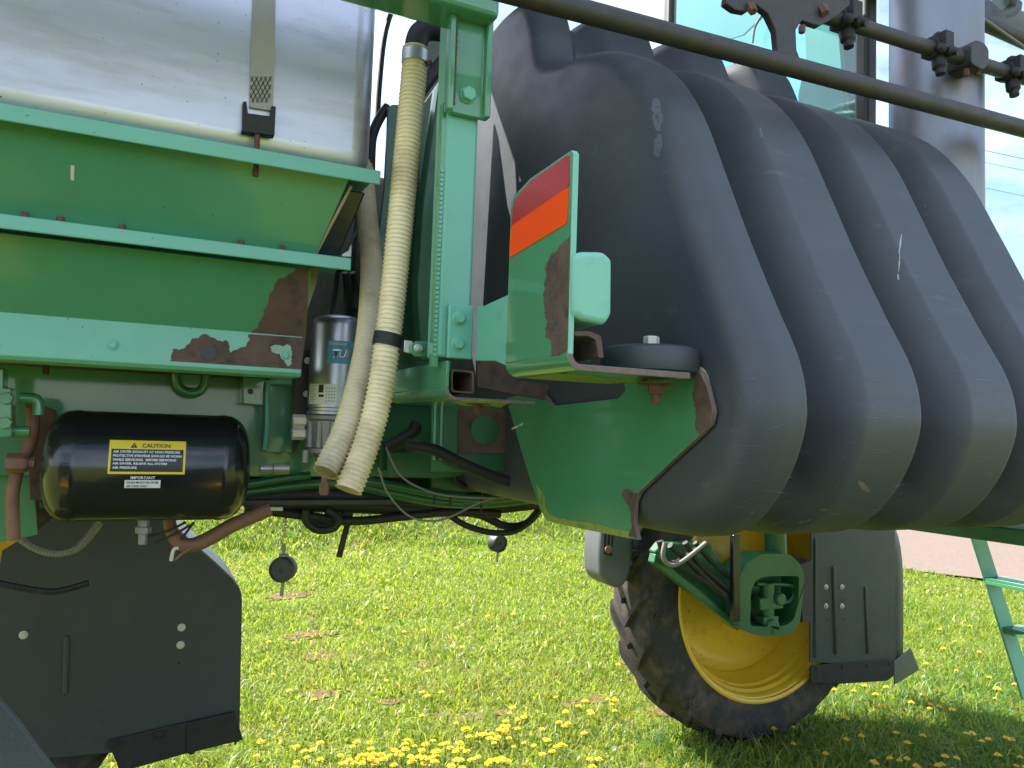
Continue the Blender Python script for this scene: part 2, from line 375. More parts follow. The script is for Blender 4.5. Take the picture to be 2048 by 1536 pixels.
link('rust_patch', Geo().prism([pt(x, y, Y=1.6192) for x, y in px], (0, .0006, 0)), 'rust', band)
px = ragged([(541, 694), (556, 690), (575, 688), (584, 704), (583, 724), (576, 732), (566, 716), (548, 706)], 4, 3, 8)
link('paint_flake', Geo().prism([pt(x, y, Y=1.6186) for x, y in px], (0, .0005, 0)), 'green', band)
link('drain_hole', Geo().lathe([(0, 0), (.0145, 0), (.0145, .0004), (0, .0004)], pt(418, 706, Y=1.6186), (0, -1, 0), 24), 'blk', band)
for x, y in ((226, 690), (571, 711)): bolt(pt(x, y, Y=1.62), (0, -1, 0), .012, .006, 'fade_skylit', band, fl=.0105)
q = [on_panel(x, y, 1.47, 2.078, 1.545, 1.92, .001)[0] for x, y in ((141, 330), (149, 331), (148, 361), (141, 360))]
link('slot', Geo().prism(q, (0, .0005, 0)), 'cream', up_panel)
# black channel and gasket closing the end of the bin
P = [Vector((xa+.004, 1.50, 2.056)), Vector((.372, 1.50, 2.056)), Vector((.335, 1.56, 1.925)), Vector((xb+.004, 1.57, 1.925))]
ch = link('end_channel', Geo().prism(P, (0, .05, 0)), 'black', SP, bevel=.003)
link('gasket', Geo().tube([Vector((xa+.002, 1.474, 2.056)), Vector((xb+.002, 1.55, 1.925))], .003, 6), 'tan', ch)
link('gasket', Geo().prism([pt(x, y, Y=1.60) for x, y in ((621, 536), (638, 534), (632, 570), (615, 620))], (0, .006, 0)), 'tan', SP)
plate('latch_plate', ((716, 452), (697, 500), (683, 509), (684, 513), (703, 514), (704, 486), (711, 470)), 'Y', 1.60, .003, 'zinc', SP)

# ---- engine housing behind the bin (dark mass)
link('engine_housing', Geo().box((-1.6, 2.35, 1.46), (.56, 3.0, 2.45)), 'steel', SP, bevel=.03)
link('engine_housing', Geo().box((.56, 2.45, 1.46), (.76, 2.9, 2.42)), 'steel', SP, bevel=.03)
g = Geo()
for k, (a, b) in enumerate((((690, 545), (688, 640)), ((676, 540), (650, 660)), ((705, 545), (712, 620)))):
    g.tube([pt(*a, Y=2.1), pt((a[0]+b[0])/2+4, (a[1]+b[1])/2, Y=2.13), pt(*b, Y=2.1)], .008, 8, sub=5)
link('hydraulic_hose', g, 'rub', SP)

# ---- frame rail
rail = link('frame_rail', Geo().prism([Vector((-1.7, a, b)) for a, b in ((2.05, 1.455), (2.05, 1.725), (2.17, 1.725), (2.17, 1.715), (2.06, 1.715), (2.06, 1.465), (2.17, 1.465), (2.17, 1.455))], (2.42, 0, 0)), 'green', SP, bevel=.003)
g = Geo().box((-1.7, 1.72, 1.70), (.28, 2.05, 1.728)); link('cross_plate', g, 'rust', SP, bevel=.003)
plate('rail_bracket', ((486, 742), (532, 744), (531, 806), (528, 812), (485, 808)), 'Y', 1.97, .08, 'green', SP, bevel=.003)
link('bracket_hole', Geo().lathe([(0, 0), (.007, 0), (.007, .0004), (0, .0004)], pt(501, 783, Y=1.9695), (0, -1, 0), 16), 'blk', SP)
link('lifting_eye', Geo().tube([pt(x, y, Y=1.98) for x, y in ((352, 735), (354, 768), (370, 784), (396, 785), (410, 768), (413, 735))], .010, 10, sub=4), 'green', SP)
plate('hanger_tab', ((360, 735), (405, 737), (402, 768), (392, 776), (374, 775), (362, 766)), 'Y', 1.985, .01, 'green', SP)
link('bent_rod', Geo().tube([pt(x, y, Y=1.95) for x, y in ((583, 765), (548, 764), (536, 772), (534, 850), (528, 900))], .006, 8, sub=4), 'fade_skylit', SP)
plate('side_plate', ((538, 768), (590, 768), (588, 905), (530, 905)), 'Y', 2.0, .012, 'green', SP, bevel=.002)
plate('hanger_strap', ((84, 728), (97, 729), (96, 750), (84, 748)), 'Y', 1.9, .02, 'rbolt', SP)
# valve block at the far left
vb = plate('valve_block', ((-40, 735), (9, 737), (8, 775), (24, 776), (24, 874), (-2, 876), (-40, 870)), 'Y', 1.80, .05, 'green', SP, bevel=.003)
for x, y in ((14, 797), (12, 846)): bolt(pt(x, y, Y=1.80), (0, -1, 0), .022, .012, 'green', vb)
for pth in (((40, 796), (62, 797), (76, 803), (76, 830)), ((28, 862), (60, 863))):
    g = Geo().tube([pt(x, y, Y=1.84) for x, y in pth], .011, 10, sub=3)
    link('pipe_fitting', g, 'green', vb)
link('corroded_pipe', Geo().tube([pt(x, y, Y=1.9) for x, y in ((64, 815), (66, 850), (58, 895), (40, 925), (25, 990), (28, 1080))], .013, 10, sub=4), 'ruste', SP)
plate('corroded_plate', ((50, 800), (110, 820), (130, 1000), (60, 1000)), 'Y', 2.0, .01, 'rust', SP)
plate('rail_panel', ((-30, 870), (60, 880), (75, 1070), (-30, 1090)), 'Y', 2.1, .01, 'green', SP)

# ---- air tank with its decals
AY, AZ, AR = 1.87, 1.488, .1165; ax0, ax1 = -.185, .222
prof = []
for k in range(9):
    t = math.pi/2*k/8; prof.append((AR*.42+AR*.58*math.sin(t) if k else 0, ax0-.0+.048*(1-math.cos(t))))
prof = [(0, ax0-.006)] + [(AR*math.sin(t)**.62, ax0+.052*(1-math.cos(t))) for t in np.linspace(.12, math.pi/2, 12)]
prof += [(AR+.0012, ax0+.056), (AR+.0012, ax0+.066), (AR, ax0+.068), (AR, ax1-.068), (AR+.0012, ax1-.066), (AR+.0012, ax1-.056)]
prof += [(AR*math.sin(t)**.62, ax1-.052*(1-math.cos(t))) for t in np.linspace(math.pi/2, .12, 12)] + [(0, ax1+.006)]
at = link('air_tank', Geo().lathe(prof, (0, AY, AZ), (1, 0, 0), 64), 'black', SP, ang=50, label='black air tank')

def text2d(s, size, bold=0):
    c = bpy.data.curves.new('t', 'FONT'); c.body = s; c.size = size; c.offset = bold; c.resolution_u = 2; c.fill_mode = 'FRONT'
    o = bpy.data.objects.new('t', c); me = o.to_mesh()
    v = [(q.co.x, q.co.y) for q in me.vertices]; f = [tuple(p.vertices) for p in me.polygons]
    o.to_mesh_clear(); bpy.data.objects.remove(o); bpy.data.curves.remove(c)
    return v, f
def fit_text(s, x0, y0, wd, ht, bold=.02):
    """text with its box set to x0..x0+wd, y0..y0+ht"""
    v, f = text2d(s, 1, bold)
    xs_ = [a for a, b in v]; ys_ = [b for a, b in v]; lx, hx, ly, hy = min(xs_), max(xs_), min(ys_), max(ys_)
    return [(x0+(a-lx)/(hx-lx)*wd, y0+(b-ly)/(hy-ly)*ht) for a, b in v], f
def rect2d(x0, y0, x1, y1, n=8, r=0):
    v = []; f = []
    for j in range(n+1):
        for i in range(n+1): v.append((x0+(x1-x0)*i/n, y0+(y1-y0)*j/n))
    for j in range(n):
        for i in range(n): a = j*(n+1)+i; f.append((a, a+1, a+n+2, a+n+1))
    return v, f
def amap(u, v, off):      # u along the tank, v = height of the photo row, wrapped on the cylinder
    th = math.asin(max(-1, min(1, (v-AZ)/AR))); r = AR+off
    return (u, AY-r*math.cos(th), AZ+r*math.sin(th))
lx0 = X_(217, 915, 1.757); lx1 = X_(371, 915, 1.757); lz1 = Z_(295, 882, 1.757); lz0 = Z_(292, 948, 1.757); W = lx1-lx0; Hh = lz1-lz0
def dec(name, items, mp_, mats, parent):
    g = Geo()
    for (v, f), off, mi in items: g.add([mp_(a, b, off) for a, b in v], f, mi)
    return link(name, g, mats, parent, ang=180, fixn=False)
it = [(rect2d(lx0, lz0, lx1, lz1), .0006, 0), (rect2d(lx0+W*.03, lz0+Hh*.07, lx1-W*.03, lz0+Hh*.74), .0010, 1)]
it.append((fit_text('CAUTION', lx0+W*.42, lz0+Hh*.79, W*.37, Hh*.12), .0010, 1))
it.append(([(lx0+W*.27, lz0+Hh*.78), (lx0+W*.36, lz0+Hh*.78), (lx0+W*.315, lz0+Hh*.93)], [(0, 1, 2)]) and ((
    [(lx0+W*.27, lz0+Hh*.78), (lx0+W*.36, lz0+Hh*.78), (lx0+W*.315, lz0+Hh*.93)], [(0, 1, 2)]), .0010, 1))
it.append((fit_text('!', lx0+W*.311, lz0+Hh*.795, W*.009, Hh*.085, .04), .0013, 0))
for s, wd, k in (('AIR DRYER EXHAUST AT HIGH PRESSURE.', .875, 0), ('PROTECTIVE EYEWEAR SHOULD BE WORN', .89, 1), ('WHILE SERVICING.  BEFORE SERVICING', .82, 2), ('AIR DRYER, RELIEVE ALL SYSTEM', .70, 3), ('AIR PRESSURE.', .32, 4)):
    it.append((fit_text(s, lx0+W*.055, lz0+Hh*(.625-k*.118), W*wd, Hh*.072, .025), .0014, 2))
dec('caution_decal', it, amap, ['label', 'blk', 'wht'], at)
bx0 = X_(249, 966, 1.757); bx1 = X_(321, 966, 1.757); bz1 = Z_(285, 960, 1.757); bz0 = Z_(285, 976, 1.757); bw = bx1-bx0; bh = bz1-bz0
it = [(rect2d(bx0, bz0, bx1, bz1), .0006, 0), (fit_text('IMPORTANT', bx0+bw*.16, bz1+bh*.12, bw*.68, bh*.36), .0006, 0),
      (fit_text('DRAIN MOISTURE FROM', bx0+bw*.05, bz0+bh*.56, bw*.88, bh*.3, .01), .0012, 1), (fit_text('AIR TANK DAILY', bx0+bw*.05, bz0+bh*.1, bw*.6, bh*.3, .01), .0012, 1)]
dec('notice_decal', it, amap, ['wht', 'blk'], at)
p = pt(36, 926, Y=1.87); g = Geo().lathe([(0, -.02), (.020, -.02), (.020, .012), (.016, .018), (.012, .018), (.012, .03), (0, .03)], p, (1, 0, 0), 6)
link('fitting', g, 'ruste', at, ang=30)
p = pt(560, 938, Y=1.87); g = Geo().lathe([(0, -.045), (.010, -.045), (.010, -.018), (.0125, -.016), (.0125, .02), (.0, .02)], p, (1, 0, 0), 12)
link('fitting', g, 'zinc', at, ang=30)
p = pt(288, 1040, Y=1.87); g = Geo().lathe([(0, 0), (.012, 0), (.012, -.014), (.016, -.015), (.016, -.028), (.009, -.03), (.009, -.052), (0, -.052)], p, (0, 0, 1), 6)
link('drain_valve', g, 'cast', at, ang=30)

# ---- hoses and wires under the air tank
link('corroded_pipe', Geo().tube([pt(x, y, Y=1.92) for x, y in ((338, 1030), (342, 1058), (358, 1085), (385, 1090), (420, 1076), (462, 1052), (500, 1035), (540, 1018))], lambda L, t: .013+.004*min(1, t*2), 12, sub=5), 'ruste', SP)
for pth in (((290, 1075), (335, 1062), (372, 1044)), ((310, 1086), (350, 1068), (380, 1050)), ((362, 1080), (380, 1055), (388, 1044))):
    link('cable', Geo().tube([pt(x, y, Y=1.88) for x, y in pth], .0028, 6, sub=4), 'rub', SP)
link('cable_clip', Geo().tube([pt(x, y, Y=1.87) for x, y in ((342, 1122), (347, 1100), (357, 1096))], .004, 8, sub=3), 'pale', SP)
link('corroded_pipe', Geo().tube([pt(x, y, Y=1.9) for x, y in ((350, 1120), (366, 1106), (384, 1094))], .003, 8, sub=3), 'ruste', SP)
for pth, r in ((((20, 1040), (40, 1075), (80, 1100), (120, 1106), (160, 1092), (200, 1045)), .010), (((-30, 1160), (40, 1175), (110, 1183), (180, 1165)), .008)):
    link('cable_loom', Geo().tube([pt(x, y, Y=2.25) for x, y in pth], lambda L, t, r=r: r*(1+.08*math.sin(L*900)), 8, sub=40), 'wire' if r > .009 else 'rub', SP)

# ---- air dryer
DP = pt(672, 750, Y=1.86); DX, DY = DP.x, 1.86
zt, zb_ = Z_(672, 630, 1.86), Z_(672, 826, 1.86); DR = .0635
prof = [(0, zt)] + [(DR*math.sin(t), zt-.022*(1-math.cos(t))) for t in np.linspace(.15, 1.35, 8)] + [(DR, zt-.03), (DR, zb_+.012), (DR-.004, zb_+.010), (DR-.004, zb_+.004), (DR, zb_+.002), (DR, zb_-.004)]
ad = link('air_dryer', Geo().lathe(prof, (DX, DY, 0), (0, 0, 1), 56), 'can', SP, ang=50, label='silver air dryer canister')
zc = Z_(672, 895, 1.86)
g = Geo().lathe([(DR-.003, zb_-.004), (DR+.004, zb_-.008), (DR+.004, zb_-.016), (DR-.002, zb_-.02), (DR-.006, zc), (DR+.002, zc-.002), (DR+.002, zc-.012), (DR-.02, zc-.014), (.03, zc-.05), (.02, zc-.075), (0, zc-.075)], (DX, DY, 0), (0, 0, 1), 40)
for a in np.arange(0, 6.28, .55):
    d = Vector((math.sin(a), -math.cos(a), 0)); c = Vector((DX, DY, 0))+d*(DR-.006)
    g.tube([c+Vector((0, 0, zb_-.022)), c+Vector((0, 0, zc))], .009, 10)
link('dryer_base', g, 'cast', ad)
for dz in (0, -.03):
    p = pt(592, 848, Y=1.86)+Vector((0, 0, dz+.008)); link('fitting', Geo().lathe([(0, -.008), (.015, -.008), (.015, .02), (.011, .025), (.011, .04), (0, .04)], p, (1, 0, 0), 6), 'pale', ad, ang=30)
plate('dryer_bracket', ((592, 700), (625, 700), (622, 835), (590, 905), (584, 905)), 'Y', 1.93, .006, 'steel', ad)
for x, y in ((614, 722), (612, 788)): bolt(pt(x, y, Y=1.925), (0, -1, 0), .016, .008, 'zinc', ad)
link('drain_pipe', Geo().tube([pt(612, 900, Y=1.84), pt(610, 925, Y=1.84)], .010, 12), 'cast', ad)
plate('exhaust_port', ((628, 892), (664, 892), (660, 912), (640, 915), (630, 905)), 'Y', 1.83, .03, 'cast', ad, bevel=.003)
cdir = math.atan2(-DX, -DY)            # towards the camera
def dmap(u, v, off):
    a = cdir - u/DR; return (DX+(DR+off)*math.sin(a)*1.0, DY+(DR+off)*math.cos(a), v)
def dz(y): return Z_(672, y, 1.80)
def du(x): return DR*math.asin(max(-.98, min(.98, (x-672)/53.)))
it = [(rect2d(du(654), dz(727), du(724), dz(681)), .0006, 0), (fit_text('Brakemaster', du(658), dz(690), du(690)-du(658), .0085, 0), .001, 1),
      ([], 0, 0)]
it = it[:2]
v, f = fit_text('TURBO', du(660), dz(716), .085, .021, .035)
v = [(a+(b-dz(716))*.25, b) for a, b in v]; it.append(((v, f), .0014, 2))
v2 = [(a+.0012, b-.0012) for a, b in v]; it.append(((v2, f), .0010, 3))
dec('brand_decal', it, dmap, ['blue', 'wht', 'can', 'blk'], ad)
it = [(rect2d(du(623), dz(809), du(676), dz(769)), .0006, 0), (rect2d(du(641), dz(786), du(650), dz(770)), .001, 1), (rect2d(du(641), dz(795), du(651), dz(790)), .001, 1)]
for i in range(4):
    for j in range(5):
        cx_, cz_ = du(656+i*5), dz(777+j*6.4); n = 8
        v = [(cx_+.0018*math.cos(2*math.pi*k/n), cz_+.0018*math.sin(2*math.pi*k/n)) for k in range(n)]+[(cx_+.0011*math.cos(2*math.pi*k/n), cz_+.0011*math.sin(2*math.pi*k/n)) for k in range(n)]
        it.append(((v, [(k, (k+1) % n, n+(k+1) % n, n+k) for k in range(n)]), .001, 1))
for j in range(9): it.append((rect2d(du(625), dz(772.4+j*4), du(637-(j*3) % 5), dz(771.4+j*4), 2), .001, 2))
dec('service_sticker', it, dmap, ['wht', 'blk', 'wire'], ad)
dec('service_sticker', [(rect2d(du(690), dz(806), du(712), dz(781)), .0006, 0)], dmap, ['label'], ad)

# ---- corrugated hoses
def corr(r, amp, per): return lambda L, t: r+amp*math.sin(2*math.pi*L/per)
def corr_hose(path, r, per, m, label):
    P = smooth([Vector(p) for p in path], 60)
    L = [0]
    for i in range(1, len(P)): L.append(L[-1]+(P[i]-P[i-1]).length)
    n = int(L[-1]/per*8); Q = []; j = 0
    for k in range(n+1):
        s = L[-1]*k/n
        while j < len(L)-2 and L[j+1] < s: j += 1
        u = (s-L[j])/max(1e-9, L[j+1]-L[j]); Q.append(P[j].lerp(P[j+1], u))
    g = Geo().tube(Q, lambda l, t: r+.0014*(max(0, math.sin(2*math.pi*l/per))**.7*2-1), 28, caps=False)
    # open lower end: inner wall
    i = len(g.v); g.tube(list(reversed(Q[-60:])), r*.84, 28, caps=False, mi=0)
    a = len(Q)*28-28
    for k in range(28): g.f.append((a+k, a+(k+1) % 28, i+(k+1) % 28, i+k)); g.m.append(0)
    return link('drain_hose', g, m, SP, ang=60, label=label, fixn=True)
h1 = corr_hose([pt(831, 96, Y=1.44), pt(828, 150, Y=1.44), pt(815, 290, Y=1.43), pt(801, 440, Y=1.42), pt(787, 580, Y=1.41), pt(774, 690, Y=1.40), pt(757, 800, Y=1.395), pt(732, 890, Y=1.385), pt(697, 980, Y=1.37)], .0243, .0088, 'hose', 'ivory corrugated drain hose')
h2 = corr_hose([pt(726, 300, Y=2.0), pt(733, 420, Y=1.85), pt(742, 510, Y=1.74), pt(742, 600, Y=1.62), pt(734, 690, Y=1.52), pt(713, 790, Y=1.46), pt(688, 870, Y=1.42), pt(652, 945, Y=1.395)], .0238, .0088, 'hosei', 'greyish corrugated drain hose')
link('hose_elbow', Geo().tube([pt(x, y, Y=1.45) for x, y in ((832, 112), (833, 85), (842, 66), (862, 58), (895, 62))], .0225, 24, sub=8), 'rub', SP)
g = Geo().tube([pt(831, 104, Y=1.44), pt(830, 127, Y=1.44)], .0268, 28); cl = link('hose_clamp', g, 'zinc', SP)
link('clamp_screw', Geo().tube([pt(853, 128, Y=1.42), pt(862, 124, Y=1.42)], .006, 8), 'rbolt', cl)
p0 = pt(778, 668, Y=1.40); p1 = pt(773, 692, Y=1.40)
hc = link('hose_strap', Geo().tube([p0, p1], .0275, 28), 'rub', SP)
plate('hose_strap_tail', ((785, 672), (822, 684), (815, 712), (778, 700)), 'Y', 1.385, .004, 'rub', hc)
tab = plate('hose_tab', ((809, 680), (826, 682), (824, 708), (808, 704)), 'Y', 1.37, .003, 'zinc', SP)
tb = plate('strap_bracket', ((822, 690), (832, 682), (860, 684), (860, 714), (830, 713), (821, 705)), 'Y', 1.362, .005, 'green', SP)
bolt(pt(837, 697, Y=1.362), (0, -1, 0), .013, .007, 'zinc', tb, fl=.009, stud=.006)

# ---- bulkhead behind the hoses and pale rinse tank
plate('bulkhead_panel', ((776, 216), (784, 209), (846, 209), (888, 150), (905, 150), (905, 800), (745, 800), (738, 620), (768, 380)), 'Y', 1.92, .01, 'dgreen', SP, bevel=.002)
plate('bulkhead_rib', ((878, 165), (890, 165), (886, 470), (868, 720), (842, 720), (835, 560), (846, 400)), 'Y', 1.80, .05, 'dgreen', SP, bevel=.004)
link('rubber_trim', Geo().tube([pt(x, y, Y=1.95) for x, y in ((776, 214), (762, 232), (748, 262), (742, 300), (741, 420), (744, 560))], .013, 10, sub=5), 'rub', SP)
link('rubber_trim', Geo().tube([pt(x, y, Y=1.98) for x, y in ((800, -20), (772, 60), (760, 160), (755, 240))], .007, 8, sub=5), 'rub', SP)
link('hydraulic_hose', Geo().tube([pt(x, y, Y=1.6) for x, y in ((905, 100), (880, 130), (852, 165), (825, 205))], .016, 10, sub=5), 'rub', SP)
rt = Geo(); c = Vector((.735, 2.2, 0)); R_ = .098
prof = [(0, 2.0), (R_*.7, 2.0), (R_*.95, 2.02), (R_, 2.06), (R_, 2.72), (R_*.95, 2.77), (R_*.6, 2.80), (0, 2.8)]
link('rinse_tank', rt.lathe(prof, c, (0, 0, 1), 40), 'pearl', SP, ang=50)

# ---- post, cross beam and their brackets
PX0, PX1 = X_(874, 715, 1.29), X_(940, 715, 1.29)
g = Geo().box((PX0, 1.29, Z_(905, 716, 1.29)), (PX1, 1.35, 2.38))
post = link('post', g, 'fade_skylit', SP, bevel=.007, bseg=3)
g = Geo()
for k in range(40):
    z = 1.72+k*.0085
    g.box((PX0-.006, 1.2915, z), (PX0-.0005, 1.294, z+.0055))
link('lip_serration', g, 'fade_skylit', post)
link('post_lip', Geo().box((PX0-.0075, 1.294, 1.70), (PX0+.004, 1.31, 2.18)), 'green', post, bevel=.001)
zt0 = Z_(920, 222, 1.262)
g = Geo(); x0, x1 = X_(895, 215, 1.262), X_(982, 225, 1.262); z1 = 2.40
pr = [(x0, 1.262), (x0+.012, 1.262), (x0+.012, 1.276), (x1-.012, 1.276), (x1-.012, 1.262), (x1, 1.262), (x1, 1.285), (x0, 1.285)]
g.prism([Vector((a, b, zt0)) for a, b in pr], (0, 0, z1-zt0)); ub = link('channel_bracket', g, 'green', SP, bevel=.003)
bolt(pt(935, 191, Y=1.276), (0, -1, 0), .024, .013, 'fade_skylit', ub, fl=.0155)
link('weld_bead', Geo().tube([Vector((x0+.013, 1.264, zt0+.01)), Vector((x0+.013, 1.264, 2.33))], lambda L, t: .0018+.0006*math.sin(L*500), 8, sub=60), 'rust', ub)
# cross beam, running along the machine above
bz0 = 2.272
bm_x0, bm_x1 = X_(735, 10, 1.25), X_(1003, 40, 1.23)
g = Geo().box((-.4, 1.235, 2.330), (bm_x1, 1.325, 2.43)); beam = link('cross_beam', g, 'green', SP, bevel=.012, bseg=3)
# foot bracket with two bolts
fx0, fx1 = X_(893, 715, 1.28), X_(943, 715, 1.28); fz0, fz1 = Z_(905, 717, 1.28), Z_(905, 607, 1.28)
g = Geo().prism([Vector((a, b, fz0)) for a, b in ((fx0, 1.276), (fx1, 1.276), (fx1, 1.345), (fx1-.006, 1.345), (fx1-.006, 1.284), (fx0, 1.284))], (0, 0, fz1-fz0))
fb = link('foot_bracket', g, 'fade_skylit', SP, bevel=.003)
for x, y in ((918, 637), (916, 688)): bolt(pt(x, y, Y=1.276), (0, -1, 0), .0165, .009, 'fade_skylit', fb, fl=.0125)

# ---- boom rest: bent angle plate with reflectors
YN = .925
def angle_plate(name, xv, y0, y1, z_bot, z_top_fn, x_end, th, parent, mats, rb=.022):
    """L section running away from the camera: upright at xv, foot at z_bot"""
    g = Geo(); out = []; inn = []
    n = 7
    for k in range(n+1):
        t = math.pi/2*k/n
        out.append((xv+rb-rb*math.cos(t), z_bot+rb-rb*math.sin(t))); inn.append((xv+rb-(rb-th)*math.cos(t), z_bot+rb-(rb-th)*math.sin(t)))
    outer = out+[(x_end, z_bot)]; inner = inn+[(x_end, z_bot+th)]
    pr = outer+inner[::-1]
    g.prism([Vector((a, y0, b)) for a, b in pr], (0, y1-y0, 0), mi=0, mcap=1)
    return g
ztop = pt(1146, 299, X=.52).z; zbot = pt(1112, 742, X=.535).z
zfoot = pt(1300, 752, Y=YN).z
g = angle_plate('boom_rest', .52, YN, 1.128, zfoot, None, X_(1381, 748, YN), .0095, SP, None)
zj = zfoot+.022
up_out = [Vector((.52, YN, zj)), Vector((.52, YN, pt(1146, 302, X=.52).z))]
face = [pt(1143, 300, X=.52), pt(1060, 357, X=.52), pt(1024, 398, X=.52), pt(1013, 588, X=.52)]
poly = [Vector((.52, YN, zj)), Vector((.52, YN, face[0].z-.006)), Vector((.52, YN+.006, face[0].z)), face[1], Vector((.52, 1.118, face[2].z+.004)), Vector((.52, 1.128, face[2].z-.008)), Vector((.52, 1.128, zj))]
g.prism(poly, (.0095, 0, 0), mi=0, mside=2)
br = link('boom_rest', g, ['green', 'rustedge', 'mint'], SP, bevel=.0012, label='bent plate with red and orange reflectors')
# arm back to the post
arm = [Vector((.523, 1.128, zj-.004)), Vector((.523, 1.128, pt(1013, 590, X=.523).z)), pt(966, 612, X=.523), pt(955, 610, X=.523), pt(950, 722, X=.523), pt(990, 722, X=.523)]
link('rest_arm', Geo().prism([q for q in arm], (.008, 0, 0)), 'fade_skylit', SP, bevel=.0015)
def onx(px, xv): return [pt(a, b, X=xv) for a, b in px]
red = fillet(onx(((1138, 309), (1060, 362), (1027, 402), (1022, 452), (1138, 372)), .5190), .004, 3)
link('red_reflector', Geo().prism(red, (.0008, 0, 0)), 'red', br)
orr = fillet(onx(((1137, 373), (1022, 452), (1018, 516), (1134, 446)), .5188), .008, 4)
link('orange_reflector', Geo().prism(orr, (.0010, 0, 0)), 'orange', br)
px = ragged([(1140, 470), (1118, 492), (1098, 520), (1090, 560), (1088, 600), (1092, 640), (1090, 672), (1102, 690), (1101, 715), (1098, 728), (1118, 742), (1136, 700)], 5, 3, 11, lock=(10, 11))
P = [pt(a, b, X=.5192) for a, b in px]; P = [Vector((q.x, max(q.y, YN), max(q.z, zj))) for q in P]
link('rust_patch', Geo().prism(P, (.0006, 0, 0)), 'rust', br)
px = ragged([(1050, 760), (1100, 744), (1230, 756), (1300, 758), (1240, 772), (1120, 766)], 4, 3, 12)
P = [pt(a, b, Z=zfoot-.0008) for a, b in px]; P = [Vector((min(max(q.x, .545), .71), min(max(q.y, YN+.002), 1.12), q.z)) for q in P]
link('paint_flake', Geo().prism(P, (0, 0, .0006)), 'primer', br)
# mint end block
bx = [pt(x, y, Y=.92) for x, y in ((1146, 512), (1160, 503), (1205, 504), (1222, 520), (1221, 630), (1208, 650), (1160, 640), (1146, 626))]
bx = [Vector((q.x, .915, q.z)) for q in bx]
blk = link('rest_pad', Geo().prism(fillet(bx, .006, 3), (0, .19, 0)), 'mint', SP, bevel=.008, bseg=3)
# channel carrying the roller
g = Geo(); q0 = X_(1190, 690, YN)
cpts = [pt(x, y, Y=YN+.004) for x, y in ((1148, 662), (1180, 662), (1203, 672), (1208, 716), (1197, 716), (1192, 680), (1176, 672), (1148, 672))]
link('roller_channel', Geo().prism(fillet(cpts, .003, 3), (0, .17, 0)), ['rust'], SP, bevel=.001)
link('pad_tube', Geo().tube([pt(1150, 700, Y=1.02), pt(1175, 712, Y=1.0), pt(1190, 690, Y=1.0)], .009, 10, sub=4), 'green', SP)
ztop_f = zfoot+.0095
RC = pt(1300, 700, Y=1.02); RR = .079
prof = [(0, 0), (RR*.86, 0), (RR*.97, .004), (RR, .012), (RR, .030), (RR*.96, .039), (RR*.85, .043), (.02, .045), (0, .045)]
rol = link('rubber_roller', Geo().lathe(prof, (RC.x, 1.02, ztop_f+.001), (0, 0, 1), 48), 'poly', SP, ang=40)
bolt((RC.x-.012, 1.0, ztop_f+.046), (0, 0, 1), .022, .014, 'pale', rol)
bb = bolt((RC.x-.012, .985, zfoot-.004), (0, 0, -1), .024, .018, 'rbolt', br, fl=.03, stud=.014)

# ---- second angle further in, with box tube end
YN2 = 1.27
zf2 = pt(950, 803, Y=YN2).z; xv2 = X_(842, 760, 1.30)
xv2 = pt(892, 760, Y=YN2).x
g = angle_plate('saddle_angle', xv2, YN2, 1.62, zf2, None, X_(1070, 800, YN2), .006, SP, None)
zz = pt(905, 722, Y=YN2).z
g.prism([Vector((xv2, YN2, zf2+.022)), Vector((xv2, YN2, zz)), Vector((xv2, 1.62, zz)), Vector((xv2, 1.62, zf2+.022))], (.006, 0, 0))
sa = link('saddle_angle', g, ['green', 'rustedge'], SP, bevel=.001)
tp = fillet([pt(x, y, Y=YN2+.01) for x, y in ((902, 738), (948, 742), (948, 788), (902, 784))], .006, 3)
tpi = [q.lerp(sum(tp, Vector())/len(tp), .16) for q in tp]
g = Geo(); n = len(tp); o = Vector((0, .3, 0))
g.v = [tuple(q) for q in tp]+[tuple(q) for q in tpi]+[tuple(q+o) for q in tp]+[tuple(q+o) for q in tpi]
for i in range(n):
    j = (i+1) % n; g.f += [(i, j, n+j, n+i), (i, 2*n+i, 2*n+j, j), (n+i, n+j, 3*n+j, 3*n+i)]; g.m += [0]*3
link('box_tube', g, 'rust', SP)
bolt((X_(957, 805, 1.34), 1.34, zf2), (0, 0, -1), .018, .012, 'rbolt', sa, fl=.024, stud=.010)
px = ragged([(900, 806), (980, 800), (1020, 806), (1000, 816), (940, 812)], 3, 3, 14)
P = [pt(a, b, Z=zf2-.0008) for a, b in px]
link('paint_flake', Geo().prism(P, (0, 0, .0006)), 'primer', sa)
plate('saddle_web', ((955, 700), (1010, 690), (1012, 742), (1030, 760), (1100, 770), (1090, 800), (955, 775)), 'Y', 1.42, .01, 'rust', SP)

# ---- saddle plate carrying the tank
spx = [(1012, 797), (1060, 784), (1082, 783), (1096, 800), (1106, 812), (1236, 797), (1250, 782), (1248, 768), (1385, 738), (1402, 744), (1412, 770), (1420, 800), (1425, 822), (1420, 848), (1404, 866), (1340, 925), (1278, 984), (1269, 1002), (1266, 1040), (1274, 1080), (1180, 1060), (1092, 1041), (1078, 1015), (1046, 915)]
sp = link('tank_saddle', Geo().prism([pt(x, y, X=.77) for x, y in spx], (.010, 0, 0), mi=0, mside=1), ['green', 'rustedge'], SP, bevel=.0012, label='green saddle plate under the tank')
px = ragged([(1398, 744), (1412, 770), (1420, 800), (1424, 822), (1419, 848), (1398, 870), (1390, 850), (1392, 820), (1384, 790), (1390, 765), (1384, 746)], 4, 3, 21, lock=(0, 1, 2, 3, 4))
link('rust_patch', Geo().prism([pt(x, y, X=.7693) for x, y in px], (.0005, 0, 0)), 'rust', sp)
